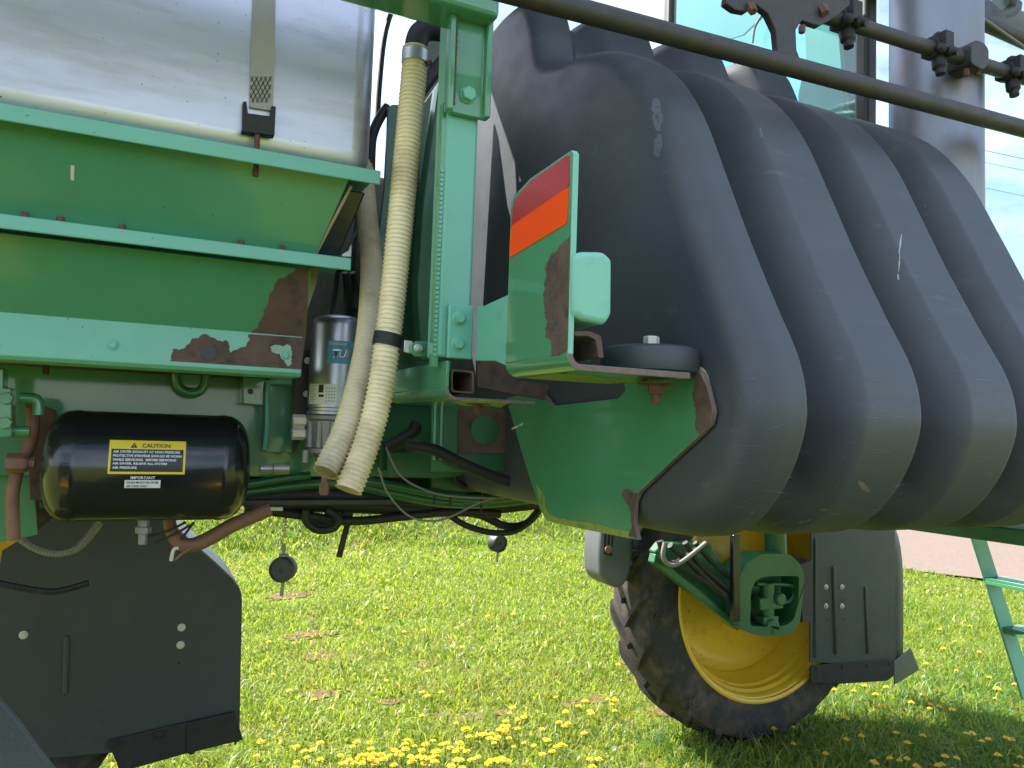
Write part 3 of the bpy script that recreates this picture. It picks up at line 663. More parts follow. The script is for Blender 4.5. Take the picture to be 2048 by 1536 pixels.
px = ragged([(1275, 987), (1269, 1002), (1266, 1040), (1273, 1078), (1258, 1074), (1262, 1030), (1243, 990), (1252, 978)], 4, 3, 23, lock=(0, 1, 2))
link('rust_patch', Geo().prism([pt(x, y, X=.7693) for x, y in px], (.0005, 0, 0)), 'rust', sp)
px = ragged([(1180, 1061), (1110, 1046), (1092, 1040), (1080, 1010), (1072, 968), (1085, 985), (1100, 1030), (1140, 1040), (1262, 1064), (1262, 1077)], 4, 3, 25, lock=(0, 1, 2, 3, 8, 9))
link('paint_flake', Geo().prism([pt(x, y, X=.7694) for x, y in px], (.0004, 0, 0)), 'primer', sp)
px = ragged([(1022, 858), (1046, 845), (1044, 851), (1030, 857)], 2, 2, 27)
link('paint_chip', Geo().prism([pt(x, y, X=.7692) for x, y in px], (.0005, 0, 0)), 'wht', sp)
for px_ in ([(1384, 740), (1400, 738), (1412, 752), (1420, 785), (1426, 820), (1428, 838)],):
    link('saddle_liner', Geo().tube([pt(x, y, X=.782) for x, y in px_], .004, 8, sub=5), 'tan', SP)

# ---- deep bulkhead behind the angle (plate with rusty pad and round hole)
bk = plate('frame_plate', ((760, 790), (1120, 800), (1120, 955), (872, 955), (760, 940)), 'Y', 1.98, .01, 'dgreen', SP, bevel=.002)
bk = plate('frame_plate', ((864, 800), (1056, 800), (1076, 944), (864, 944)), 'Y', 1.69, .008, 'dgreen', SP, bevel=.002)
plate('pad', ((918, 818), (1012, 818), (1014, 906), (916, 908)), 'Y', 1.684, .005, 'rust', bk, bevel=.001)
link('plug', Geo().lathe([(0, 0), (.0345, 0), (.0345, .003), (0, .003)], pt(968, 860, Y=1.683), (0, -1, 0), 40), 'dgreen', bk)
for a in ((863, 810, 860, 900), (876, 810, 873, 900)):
    link('seam', Geo().tube([pt(a[0]+8, a[1], Y=1.688), pt(a[2]+8, a[3]+20, Y=1.688)], .003, 6), 'fade_skylit', bk)
plate('frame_foot', ((775, 905), (1010, 905), (1075, 935), (872, 957), (775, 952)), 'Y', 1.94, .008, 'dgreen', SP)

# ---- black ribbed solution tank
half = [(1.30, 1.424), (1.08, 1.426), (.99, 1.436), (.925, 1.470), (.873, 1.530), (.842, 1.60), (.838, 1.655), (.856, 1.72), (.905, 1.81), (.965, 1.925), (1.02, 2.04), (1.085, 2.17), (1.165, 2.275), (1.27, 2.355), (1.38, 2.402), (1.49, 2.428), (1.56, 2.465), (1.595, 2.565), (1.66, 2.66)]
YC = 1.82
prof = [Vector((YC, 1.424, 0))]+[Vector((a, b, 0)) for a, b in half]+[Vector((YC, 2.69, 0))]+[Vector((2*YC-a, b, 0)) for a, b in reversed(half)]
cl_ = smooth(prof+[prof[0]], 8)[:-1]; n = len(cl_)
nor = []
for i in range(n):
    t = (cl_[(i+1) % n]-cl_[i-1]); nor.append(Vector((-t.y, t.x, 0)).normalized())
cen = Vector((YC, 1.9, 0)); nor = [q if q.dot(cl_[i]-cen) > 0 else -q for i, q in enumerate(nor)]
TX0, TX1 = .783, 1.70; RC_ = .055
def ss(a, b, t): t = max(0, min(1, (t-a)/(b-a))); return t*t*(3-2*t)
def groove(x):
    v = 0
    for e in (.876, 1.123, 1.368, 1.612):
        t = (x-e)/.128
        if -.12 < t < 1.1: v = max(v, ss(-.03, .34, t)*(1-ss(.44, .98, t)))
    return v
def capd(x):
    d = min(x-TX0, TX1-x)
    if d >= RC_: return 0
    return RC_-math.sqrt(max(0, RC_**2-(RC_-d)**2))
xs_ = sorted(set(list(TX0+RC_*(1-np.cos(np.linspace(0, math.pi/2, 10))))+list(np.linspace(TX0+RC_, TX1-RC_, 230))+list(TX1-RC_*(1-np.cos(np.linspace(0, math.pi/2, 10))))))
g = Geo()
for x in xs_:
    gv = groove(x)*.105; c_ = capd(x)
    for i in range(n):
        p = cl_[i]; wgt = .35+.65*ss(1.425, 1.50, p.y); wgt *= 1-.55*ss(2.42, 2.56, p.y)
        q = p-nor[i]*(gv*wgt+c_*(.8 if p.y > 2.3 else 1)); g.v.append((x, q.x, q.y))
K = len(xs_)
for j in range(K-1):
    for i in range(n): i2 = (i+1) % n; g.f.append((j*n+i, j*n+i2, (j+1)*n+i2, (j+1)*n+i)); g.m.append(0)
for j in (0, K-1):
    o = len(g.v); a = [Vector(g.v[j*n+i]) for i in range(n)]; c = sum(a, Vector())/n
    c = Vector((c.x, YC, 1.95))
    for s in (.7, .35):
        for q in a: g.v.append(tuple(c+(q-c)*s+Vector(((-.012 if j == 0 else .012)*(1-s), 0, 0))*0))
    g.v.append(tuple(c)); last = len(g.v)-1
    for i in range(n):
        i2 = (i+1) % n; g.f += [(j*n+i, j*n+i2, o+i2, o+i), (o+i, o+i2, o+n+i2, o+n+i), (o+n+i, o+n+i2, last)]; g.m += [0]*3
tank = link('solution_tank', g, 'poly', SP, ang=60, label='large black ribbed polyethylene tank')
# scuffs and dried drips on the tank side: thin films following the crest
from mathutils.bvhtree import BVHTree
M['scuff'] = mat('dried_residue', (.105, .12, .145), .5, var=.3, vscale=60)
M['drip'] = mat('dried_drip', (.40, .42, .44), .6, var=.3, vscale=60)
M['mud'] = mat('mud_fleck', (.15, .115, .09), .9, var=.4, vscale=80)
bvh = BVHTree.FromPolygons([v.co.copy() for v in tank.data.vertices], [tuple(p.vertices) for p in tank.data.polygons])
def film(name, A, B, m):
    g = Geo(); V = []
    for x, y in A+B:
        d = ray(x, y).normalized(); h = bvh.ray_cast(EYE, d)
        if h[0] is None: return
        V.append(h[0]-d*.0010)
    k = len(A); g.v = [tuple(q) for q in V]; g.f = [(i, i+1, k+i+1, k+i) for i in range(k-1)]; g.m = [0]*(k-1)
    link(name, g, m, tank, ang=180, fixn=False)
def streak(name, x0, y0, x1, y1, w_, m, sd):
    r = random.Random(sd); L = []; Rr = []; k = 9; d = math.hypot(x1-x0, y1-y0); nx_, ny_ = -(y1-y0)/d, (x1-x0)/d
    for i in range(k+1):
        t = i/k; ww = w_*(.2+.8*math.sin(math.pi*min(1, .06+.9*t))**.6)*r.uniform(.6, 1.15); o = r.uniform(-.15, .15)*w_
        x, y = x0+(x1-x0)*t+nx_*o, y0+(y1-y0)*t+ny_*o; L.append((x-nx_*ww, y-ny_*ww)); Rr.append((x+nx_*ww, y+ny_*ww))
    film(name, L, Rr, m)
streak('residue', 1311, 196, 1317, 262, 11, 'scuff', 1); streak('residue', 1319, 268, 1314, 314, 9, 'scuff', 2); streak('residue', 1520, 255, 1524, 275, 3, 'scuff', 3)
streak('drip', 1803, 468, 1798, 508, 1.6, 'drip', 4); streak('drip', 1800, 508, 1797, 545, 1.2, 'drip', 5); streak('drip', 1796, 548, 1797, 560, 2.2, 'drip', 6)
rs = random.Random(9)
for k in range(46):
    cx = rs.choice((1500, 1540, 1720, 1750, 1760, 1940)); x = cx+rs.uniform(-45, 45); y = rs.uniform(740, 1040); L = rs.uniform(6, 60); a = rs.uniform(-.35, .25)
    streak('scratch', x, y, x+L*math.cos(a), y+L*math.sin(a), rs.uniform(.5, .9), 'scuff', k)
streak('mud_fleck', 1716, 962, 1738, 984, 6, 'mud', 41)
for k in range(14):
    x = rs.uniform(1480, 1950); y = rs.uniform(1020, 1062); streak('mud_fleck', x, y, x+rs.uniform(6, 26), y+rs.uniform(-4, 2), rs.uniform(1, 2.4), 'mud', 60+k)

# ---- exhaust stack and cab
sc = pt(1871, 200, D=1.98); SX, SY = sc.x, sc.y
link('exhaust_stack', Geo().lathe([(.108, 1.9), (.108, 3.6), (.1, 3.6), (.1, 3.4), (0, 3.4)], (SX, SY, 0), (0, 0, 1), 64), 'stack', SP, ang=40)
cab_plan = [(1.80, 1.52), (1.80, 2.45), (3.05, 2.75), (3.05, 1.12)]
cz1 = 3.72
cab = link('cab', Geo().prism([Vector((x, y, 1.45)) for x, y in cab_plan], (0, 0, .42)), 'dgreen', SP, bevel=.02)
rf = [((x-2.4)*1.06+2.4, (y-1.9)*1.06+1.9) for x, y in cab_plan]
link('roof', Geo().prism([Vector((x, y, cz1)) for x, y in rf], (0, 0, .2)), 'dgreen', cab, bevel=.05)
for i, (x, y) in enumerate(cab_plan):
    w_ = (.022, .02, .075, .03)[i]
    link('pillar', Geo().box((x-w_, y-w_, 1.86), (x+w_, y+w_, cz1-.002)), 'plasl' if i == 2 else 'steel', cab, bevel=.01)
for i in range(4):
    (x, y), (x2, y2) = cab_plan[i], cab_plan[(i+1) % 4]; d = Vector((x2-x, y2-y, 0)); nn = Vector((-d.y, d.x, 0)).normalized()*.005
    a = Vector((x, y, 1.87))+d*.03; b = Vector((x2, y2, 1.87))-d*.03; hz = Vector((0, 0, cz1-.004-1.87))
    link('window_pane', Geo().prism([a, b, b+hz, a+hz], nn), 'glass' if i < 2 else 'clear', cab)
plate('sun_shade', ((1180, -60), (1560, -60), (1550, 10), (1486, 70), (1440, 84), (1180, 20)), 'X', 2.5, .01, 'shade', cab)
plate('door_trim', ((1606, -40), (1668, -40), (1692, 250), (1600, 250), (1596, 190), (1612, 120)), 'X', 2.9, .03, 'trim', cab)
link('grab_handle', Geo().tube([pt(1448, 95, X=1.86), pt(1478, 128, X=1.86), pt(1468, 165, X=1.86)], .016, 8, sub=4), 'rub', cab)
link('window_latch', Geo().tube([pt(1524, 30, X=1.77), pt(1510, 55, X=1.77), pt(1505, 86, X=1.77)], .004, 8, sub=4), 'wire', cab)
# ---- folded boom above
boom = link('boom', Geo().tube([Vector((-.6, 1.10, 2.262)), Vector((3.6, 1.10, 2.400))], .0192, 24), 'boom', SP, label='dark folded spray boom pipe')
zp = pt(1780, 72, Y=1.16)
def zline(x): return zp.z+(x-zp.x)*.033
link('spray_line', Geo().tube([Vector((.4, 1.16, zline(.4))), Vector((3.6, 1.16, zline(3.6)))], .0165, 20), 'boom', boom)
def on_line(px_, y=1.16):
    lo, hi = .5, 4.
    for k in range(40):
        m_ = (lo+hi)/2; v = Vector((m_, y, zline(m_)))-EYE; q = 1024+FP*v.dot(RT)/v.dot(FW)
        if q < px_: lo = m_
        else: hi = m_
    return lo
def nozzle(px_):
    x = on_line(px_); c = Vector((x, 1.16, zline(x))); g = Geo()
    g.tube([c-Vector((.022, 0, 0)), c+Vector((.022, 0, 0))], .0245, 8)
    g.box(c-Vector((.014, .034, .010)), c+Vector((.014, .03, .032)))
    g.lathe([(0, 0), (.014, 0), (.016, .012), (.016, .028), (.011, .034), (.011, .046), (0, .046)], c+Vector((0, -.004, -.016)), (0, -.15, -1), 10)
    g.lathe([(0, 0), (.013, 0), (.013, .022), (.009, .026), (.009, .036), (0, .036)], c+Vector((.004, -.012, -.004)), (.35, -1, -.45), 10)
    g.lathe([(0, 0), (.012, 0), (.012, .02), (.008, .024), (0, .026)], c+Vector((-.006, -.012, -.004)), (-.7, -.8, -.35), 8)
    g.lathe([(0, 0), (.014, 0), (.014, .016), (.009, .022), (0, .022)], c+Vector((0, 0, .02)), (.3, -.3, 1), 8)
    return link('nozzle_body', g, 'rub', boom, bevel=.0015)
for q in (1690, 1873, 2020, 2140): nozzle(q)
x = on_line(1935); c = Vector((x, 1.16, zline(x)))
cp = [(-.030, -.028), (.012, -.034), (.034, -.010), (.034, .022), (.016, .034), (-.012, .034), (-.030, .018)]
link('pipe_clamp', Geo().prism(fillet([c+Vector((a, -.03, b)) for a, b in cp], .008, 3), (0, .06, 0)), 'steel', boom, bevel=.002)
bolt(c+Vector((.02, -.01, -.024)), (0, 0, -1), .012, .012, 'rbolt', boom); bolt(c+Vector((-.02, -.01, -.03)), (.1, 0, -1), .012, .016, 'rbolt', boom)
bolt(c+Vector((.05, 0, .02)), (0, 0, 1), .014, .03, 'rbolt', boom)
plate('boom_bracket', ((1456, -20), (1452, 6), (1472, 20), (1494, 24), (1512, 8), (1536, 26), (1552, 60), (1556, 98), (1548, 112), (1604, 126), (1594, 100), (1592, 60), (1604, 40), (1640, 52), (1660, 40), (1700, 10), (1700, -20)), 'Y', 1.10, .016, 'boom', boom, bevel=.002)
for x, y in ((1500, 10), (1644, 14)): bolt(pt(x, y, Y=1.10), (0, -.5, -1), .016, .02, 'rbolt', boom)
bolt(pt(1604, 52, Y=1.10), (0, 0, -1), .012, .014, 'rbolt', boom)
link('boom_strut', Geo().tube([pt(1835, -15, Y=1.3), pt(2120, 115, Y=1.3)], .020, 16), 'boom', boom)
link('boom_strut', Geo().tube([pt(1720, -60, Y=1.45), pt(2120, 75, Y=1.45)], .034, 16), 'boom', boom)
link('boom_cable', Geo().tube([pt(1900, -10, Y=1.27), pt(2100, 130, Y=1.27)], .0035, 8), 'wire', boom)
x = on_line(1990); nzx = pt(2010, 8, Y=1.4)
g = Geo().lathe([(0, -.03), (.03, -.03), (.034, 0), (.022, .03), (.03, .05), (0, .06)], nzx, (1, .2, .1), 9); link('nozzle_body', g, 'rub', boom, bevel=.002)

# ---- unseen boom section with its support, added to shade the tank top
for k, y in enumerate((1.40, 1.51, 1.62, 1.73, 1.84, 1.95, 2.06, 2.17)):
    link('shade_boom_tube', Geo().box((-.9, y-.043, 2.99+.03*(k % 2)), (1.62 if y < 1.9 else 1.0, y+.043, 3.07+.03*(k % 2))), 'boom', boom, bevel=.008)
for x in (-.7, .5, .9):
    link('shade_boom_tie', Geo().box((x, 1.34, 3.13), (x+.08, 2.22, 3.17)), 'boom', boom, bevel=.005)
link('shade_boom_upright', Geo().box((.47, 1.25, 2.43), (.53, 1.31, 3.17)), 'green', SP, bevel=.006)
link('shade_boom_tie', Geo().box((.46, 1.25, 3.171), (.54, 2.0, 3.21)), 'boom', boom, bevel=.005)

# ---- wheel (shared meshes)
def wheel_geo():
    R_, W2 = .82, .175
    t = Geo()
    pr = [(.560, -.140), (.585, -.166), (.68, -.178), (.73, -.172), (.765, -.155), (.782, -.12), (.79, 0), (.782, .12), (.765, .155), (.73, .172), (.68, .178), (.585, .166), (.560, .140)]
    t.lathe(pr, (0, 0, 0), (0, 1, 0), 72, closed=True)
    nl = 21
    for s in (-1, 1):
        for k in range(nl):
            a0 = 2*math.pi*(k+(.5 if s > 0 else 0))/nl
            st = []
            for j in range(6):
                u = j/5; y = s*(.005+.160*u); a = a0+u*.235
                r_in = .785-(.018+.03*max(0, u-.8)*5)*u; r_o = .818-.018*u**2-.03*max(0, u-.8)*5*.8
                wd = .032+.012*u
                st.append((y, a, r_in-.02, r_o, wd))
            o = len(t.v)
            for y, a, ri, ro, wd in st:
                for r_, ww in ((ri, wd*1.35), (ro, wd*.8)):
                    for sg in (-1, 1):
                        aa = a+sg*ww/2/r_; t.v.append((r_*math.sin(aa), y, r_*math.cos(aa)))
            for j in range(5):
                b = o+j*4; c = b+4
                t.f += [(b+2, b+3, c+3, c+2), (b, b+2, c+2, c), (b+1, c+1, c+3, b+3)]; t.m += [0]*3
            t.f += [(o, o+1, o+3, o+2), (o+20, o+22, o+23, o+21)]; t.m += [0]*2
    for s in (-1, 1):       # raised lettering pads on the sidewalls
        for k in range(9):
            a = .35+k*.70
            t.lathe([(.044, 0), (.044, .003), (.036, .003), (.036, .0)], (.70*math.sin(a), s*.1755, .70*math.cos(a)), (0, s, 0), 20, closed=True)
            t.lathe([(.024, 0), (.024, .003), (.016, .003), (.016, .0)], (.70*math.sin(a), s*.1755, .70*math.cos(a)), (0, s, 0), 16, closed=True)
    r = Geo()
    pr = [(.565, -.166), (.578, -.170), (.590, -.166), (.590, -.158), (.576, -.152), (.558, -.148), (.550, -.138), (.546, -.112), (.530, -.100), (.526, -.072), (.514, -.062), (.508, -.030), (.500, -.018), (.494, .020), (.486, .032), (.482, .070), (.462, .088), (.40, .100), (.30, .085), (.20, .06), (0, .06),
          (0, .075), (.30, .10), (.40, .115), (.47, .102), (.50, .09), (.52, .12), (.55, .14), (.575, .152), (.59, .16), (.575, .168)]
    r.lathe(pr, (0, 0, 0), (0, 1, 0), 80, closed=True)
    h = Geo().lathe([(0, -.06), (.14, -.06), (.16, -.04), (.16, .07), (0, .07)], (0, 0, 0), (0, 1, 0), 32)
    return t, r, h
tg, rg, hg = wheel_geo()
def wheel(loc, flip=False):
    global WM
    first = 'WM' not in globals()
    e = Geo()
    if first:
        a = link('wheel', tg, 'tyre', SP, ang=30); a.name = 'wheel'
        b = link('rim', rg, 'yellow', a, ang=35); c = link('hub', hg, 'green', a, bevel=.006)
        WM = (a.data, b.data, c.data)
    else:
        a = bpy.data.objects.new('wheel', WM[0]); COL.objects.link(a); attach(a, SP)
        b = bpy.data.objects.new('rim', WM[1]); COL.objects.link(b); b.parent = a
        c = bpy.data.objects.new('hub', WM[2]); COL.objects.link(c); c.parent = a
    a.location = loc; a.scale = (.975, 1, .975); a.rotation_euler = (0, rng.uniform(0, 1), math.pi if flip else 0)
    return a
WY = 3.325
wheel((3.02, WY, .79)); wheel((-.72, WY, .79)); wheel((-.72, 3.6-WY, .79), True)

# ---- suspension leg at the far wheel
plate('leg_arm', ((1310, 1105), (1325, 1085), (1420, 1085), (1480, 1180), (1480, 1262)), 'Y', 2.98, .06, 'dgreen', SP, bevel=.01, label='green suspension arm')
plate('arm_edge', ((1312, 1108), (1320, 1120), (1400, 1180), (1478, 1250), (1478, 1262), (1390, 1192), (1308, 1126)), 'Y', 2.93, .05, 'dgreen', SP, bevel=.004)
kx, kz = 2.95, .86
K0 = pt(1540, 1190, Y=2.95)
link('strut', Geo().tube([pt(1550, 1060, Y=3.0), pt(1552, 1112, Y=3.0)], .055, 24), 'dgreen', SP)
ko = [(1478, 1258), (1476, 1165), (1490, 1130), (1522, 1108), (1580, 1108), (1604, 1132), (1610, 1160), (1600, 1245), (1585, 1268), (1520, 1273)]
ki = [(1500, 1252), (1502, 1180), (1514, 1158), (1540, 1152), (1598, 1152), (1597, 1200), (1588, 1240), (1570, 1252), (1548, 1252), (1530, 1254)]
g = Geo(); A = fillet([pt(x, y, Y=2.88) for x, y in ko], .03, 4); B = fillet([pt(x, y, Y=2.88) for x, y in ki], .025, 4); n = len(A)
off = Vector((0, .12, 0))
g.v = [tuple(q) for q in A]+[tuple(q) for q in B]+[tuple(q+off) for q in A]+[tuple(q+off) for q in B]
for i in range(n):
    j = (i+1) % n; g.f += [(i, j, n+j, n+i), (2*n+i, 3*n+i, 3*n+j, 2*n+j), (i, 2*n+i, 2*n+j, j), (n+i, n+j, 3*n+j, 3*n+i)]; g.m += [0]*4
kn = link('steering_knuckle', g, 'dgreen', SP, bevel=.005, label='green steering knuckle frame')
link('steering_knuckle_back', Geo().prism(fillet([pt(x, y, Y=3.02) for x, y in ko], .03, 4), (0, .08, 0)), 'dgreen', kn, bevel=.01)
link('hydraulic_pipe', Geo().tube([pt(x, y, Y=2.92) for x, y in ((1512, 1168), (1580, 1170), (1588, 1182), (1580, 1200), (1564, 1206))], .011, 12, sub=5), 'dgreen', kn)
g = Geo(); c = pt(1534, 1205, Y=2.93)
g.tube([c+Vector((0, 0, .10)), c+Vector((0, 0, -.12))], .035, 14); g.box(c-Vector((.07, .03, .03)), c+Vector((.08, .03, .03))); g.box(c-Vector((.05, .035, .10)), c+Vector((.045, .03, -.06)))
g.lathe([(0, 0), (.04, 0), (.04, .03), (0, .03)], c+Vector((0, -.02, -.11)), (0, -1, 0), 12); g.lathe([(0, 0), (.03, 0), (.03, .03), (0, .03)], c+Vector((.05, -.02, .02)), (0, -1, 0), 12)
link('hydraulic_motor', g, 'dgreen', kn, bevel=.006)
link('guard_bar', Geo().prism([pt(x, y, Y=2.86) for x, y in ((1468, 1070), (1482, 1070), (1481, 1243), (1467, 1243))], (0, .03, 0)), 'black', SP, bevel=.004)
for pth, r in ((((1320, 1082), (1330, 1120), (1350, 1128), (1380, 1110), (1410, 1088)), .016), (((1370, 1085), (1400, 1130), (1440, 1165), (1470, 1190)), .014), (((1390, 1085), (1420, 1120), (1460, 1155), (1475, 1160)), .012), (((1345, 1125), (1390, 1150), (1440, 1185), (1470, 1205)), .012), (((1340, 1090), (1380, 1125), (1425, 1170), (1450, 1190)), .016)):
    link('brake_hose', Geo().tube([pt(x, y, Y=2.90) for x, y in pth], r, 10, sub=5), 'rub', SP)
link('brake_hose', Geo().tube([pt(x, y, Y=2.84) for x, y in ((1330, 1085), (1326, 1110), (1336, 1128), (1360, 1126), (1412, 1086))], .010, 10, sub=5), 'wire', SP)
link('axle_beam', Geo().box((2.75, 2.2, 1.25), (3.1, 3.4, 1.42)), 'green', SP, bevel=.02)
plate('axle_bracket', ((1600, 1130), (1624, 1120), (1624, 1245), (1605, 1245)), 'Y', 3.0, .1, 'steel', SP)

# ---- fenders
def side(pts, y): return [Vector((a, y, b)) for a, b in pts]
def fender_shell(arc, y0, y1, th=.006):
    g = Geo(); n = len(arc)
    for i in range(n-1):
        (a, b), (c, d) = arc[i], arc[i+1]; nn = Vector((b-d, 0, c-a)).normalized()*th
        g.prism([Vector((a, y0, b)), Vector((c, y0, d)), Vector((c, y1, d)), Vector((a, y1, b))], nn)
    return g
# fender over the far wheel ahead
f0 = [pt(x, y, Y=3.08) for x, y in ((1622, 1075), (1785, 1062), (1786, 1358), (1622, 1336))]
zt_ = 1.30
inner = [(f0[0].x, f0[3].z+.03), (f0[0].x, 1.46), (3.35, 1.62), (3.62, 1.50), (3.80, 1.36), (3.905, 1.15), (3.912, .34)]
ff = link('wheel_fender', Geo().prism(side(inner, 3.08), (0, .008, 0)), 'plas', SP, bevel=.003, label='dark grey wheel fender with rubber mud flap')
arc = [(2.15, 1.15), (2.30, 1.36), (2.55, 1.58), (2.96, 1.68), (3.35, 1.62), (3.62, 1.50), (3.86, 1.36), (4.03, 1.15), (4.12, .9), (4.13, .34)]
arcs = [(v.x, v.y) for v in smooth([Vector((a, b, 0)) for a, b in arc], 4)]
g = Geo(); n = len(arcs)
for a, b in arcs:
    for y in (3.082, 3.20, 3.32, 3.60, 3.62): g.v.append((a-(.222*ss(3.3, 3.95, a) if y < 3.1 else 0)-(.02 if y > 3.61 else 0), y, b-(.02 if y < 3.1 or y > 3.61 else 0)))
for i in range(n-1):
    for k in range(4): g.f.append((i*5+k, i*5+k+1, i*5+5+k+1, i*5+5+k)); g.m.append(0)
sh = link('fender_shell', g, 'plas', ff, ang=40); md = sh.modifiers.new('thick', 'SOLIDIFY'); md.thickness = .006
def rib_on(pa, pb, y, w_, parent, m='plas'):
    a, b = pt(*pa, Y=y), pt(*pb, Y=y); link('rib', Geo().tube([a, a.lerp(b, .03), a.lerp(b, .97), b], lambda L, t: w_ if .01 < t < .99 else w_*.4, 10), m, parent)
rib_on((1666, 1132), (1671, 1310), 3.08, .012, ff); rib_on((1730, 1173), (1735, 1308), 3.08, .010, ff); rib_on((1630, 1075), (1630, 1316), 3.08, .010, ff)
for x, y in ((1652, 1174), (1684, 1174), (1652, 1212), (1684, 1212)): bolt(pt(x, y, Y=3.08), (0, -1, 0), .014, .010, 'pale', ff, fl=.014)
for x, y in ((1655, 1201), (1686, 1200), (1656, 1240), (1688, 1239)):
    link('bolt_hole', Geo().lathe([(0, 0), (.006, 0), (.006, .001), (0, .001)], pt(x, y, Y=3.079), (0, -1, 0), 12), 'blk', ff)
fl = [pt(x, y, Y=3.07) for x, y in ((1622, 1332), (1700, 1324), (1787, 1318), (1790, 1350), (1775, 1362), (1680, 1368), (1622, 1366))]
flap = link('mud_flap', Geo().prism(fillet(fl, .015, 3), (0, .012, 0)), 'rub', ff, bevel=.003)
for x, y in ((1634, 1337), (1685, 1334), (1735, 1331), (1779, 1327)): bolt(pt(x, y, Y=3.07), (0, -1, 0), .014, .005, 'rub', flap, fl=.013)
fl2 = [Vector((3.885, 3.068, .375)), pt(1822, 1296, Y=3.19), pt(1839, 1340, Y=3.19), Vector((3.89, 3.068, .245))]
link('mud_flap', Geo().prism(fl2, (.004, .010, 0)), 'plas', ff, bevel=.003)
for y_, z_ in ((3.2, .33), (3.28, .345)): pass
# moulded lamp housing at the fender's other end
hs = [(1205, 1045), (1266, 1050), (1268, 1100), (1262, 1150), (1250, 1172), (1236, 1178), (1212, 1166), (1202, 1150), (1200, 1110)]
lh = link('lamp_housing', Geo().prism(fillet([pt(x, y, Y=3.22) for x, y in hs], .03, 4), (0, .17, 0)), 'plasl', SP, bevel=.03, bseg=4, label='grey moulded lamp housing')
link('lamp_slot', Geo().prism([pt(x, y, Y=3.217) for x, y in ((1210, 1062), (1228, 1064), (1224, 1112), (1208, 1108))], (0, .004, 0)), 'blk', lh)
for x in (1214, 1221):
    link('slot_bar', Geo().prism([pt(x, 1066, Y=3.212), pt(x+2.5, 1066, Y=3.212), pt(x+1, 1090, Y=3.212), pt(x-1.5, 1090, Y=3.212)], (0, .004, 0)), 'plasl', lh)
link('lamp_bulb', Geo().lathe([(0, 0), (.02, 0), (.02, .01), (0, .014)], pt(1216, 1098, Y=3.215), (0, -1, 0), 12), 'ruste', lh)
link('housing_bracket', Geo().tube([pt(1262, 1110, Y=3.3), pt(1330, 1112, Y=3.2)], .03, 8), 'steel', SP)
# fenders of the two wheels behind
fa = [(.39, .40), (.372, .92), (.335, 1.00), (.09, 1.235), (-.02, 1.38), (-.09, 1.47), (-.25, 1.58), (-.5, 1.68), (-.8, 1.70), (-1.2, 1.62), (-1.5, 1.42), (-1.7, 1.15)]
sm = smooth([Vector((a, b, 0)) for a, b in fa[1:]], 4); arc2 = [fa[0]]+[(q.x, q.y) for q in sm]
def rear_fender(yi, yo):
    s = 1 if yo > yi else -1
    fi = link('wheel_fender', Geo().prism(side([q for q in arc2 if q[0] > -.09]+[(-.12, 1.40), (-.28, 1.225), (-.405, 1.135), (-.43, .9), (-.43, .44)], yi), (0, s*.008, 0)), 'plas', SP, bevel=.002)
    g = Geo(); ysec = [yi+s*.001, yi+s*.018, (yi+yo)/2, yo-s*.02, yo]
    for a, b in arc2:
        for k, y in enumerate(ysec): dd = .018 if k in (0, 4) else 0; g.v.append((a-dd*.7*(1 if a > -.7 else -1)+.0, y, b-dd*.7+.004))
    for i in range(len(arc2)-1):
        for k in range(4): g.f.append((i*5+k, i*5+k+1, i*5+6+k, i*5+5+k)); g.m.append(0)
    sh = link('fender_shell', g, 'plas', fi, ang=45); md = sh.modifiers.new('thick', 'SOLIDIFY'); md.thickness = .005
    return fi
rf_far = rear_fender(3.10, 3.60)
rf_near = rear_fender(.50, .03)
flp = [pt(x, y, Y=3.085) for x, y in ((215, 1482), (350, 1450), (470, 1424), (486, 1480), (375, 1507), (240, 1545))]
flap2 = link('mud_flap', Geo().prism(flp, (0, .012, 0)), 'rub', rf_far, bevel=.003)
plate('mud_flap', ((375, 1446), (470, 1424), (486, 1480), (373, 1508)), 'Y', 3.078, .008, 'rub', rf_far, bevel=.002)
for x, y in ((225, 1490), (318, 1470), (386, 1457), (443, 1441), (383, 1502)): bolt(pt(x, y, Y=3.076), (0, -1, 0), .016, .005, 'rub', flap2, fl=.013)
for x, y in ((47, 1270), (363, 1255), (361, 1290)): bolt(pt(x, y, Y=3.10), (0, -1, 0), .018, .010, 'pale', rf_far, fl=.014)
link('bolt_hole', Geo().lathe([(0, 0), (.006, 0), (.006, .001), (0, .001)], pt(358, 1326, Y=3.099), (0, -1, 0), 12), 'blk', rf_far)
rib_on((133, 1270), (130, 1390), 3.10, .010, rf_far)

# ---- under-frame hoses, brackets, wires
def hose(name, px_, Y, r, m='rub', sub=6): return link(name, Geo().tube([pt(x, y, Y=Y) for x, y in px_], r, 10, sub=sub), m, SP)
link('belly_plate', Geo().box((-1.6, 2.15, 1.395), (1.1, 2.75, 1.41)), 'steel', SP, bevel=.003)
link('belly_plate', Geo().box((-.2, 2.02, 1.385), (.62, 2.15, 1.40)), 'steel', SP, bevel=.003)
hose('hydraulic_hose', ((490, 1000), (600, 990), (760, 995), (880, 1000), (1000, 1000), (1110, 985)), 2.06, .022)
hose('hydraulic_hose', ((490, 1015), (600, 1008), (740, 1012), (860, 1018), (960, 1016), (1110, 1000)), 2.10, .022)
hose('hydraulic_hose', ((700, 965), (780, 985), (880, 1003), (980, 1005), (1110, 990)), 2.03, .016, 'dgreen')
hose('hydraulic_hose', ((690, 955), (790, 972), (900, 992), (1000, 996), (1110, 978)), 2.00, .012, 'dgreen')
hose('hydraulic_hose', ((490, 985), (560, 975), (640, 968), (760, 972)), 2.05, .014, 'dgreen')
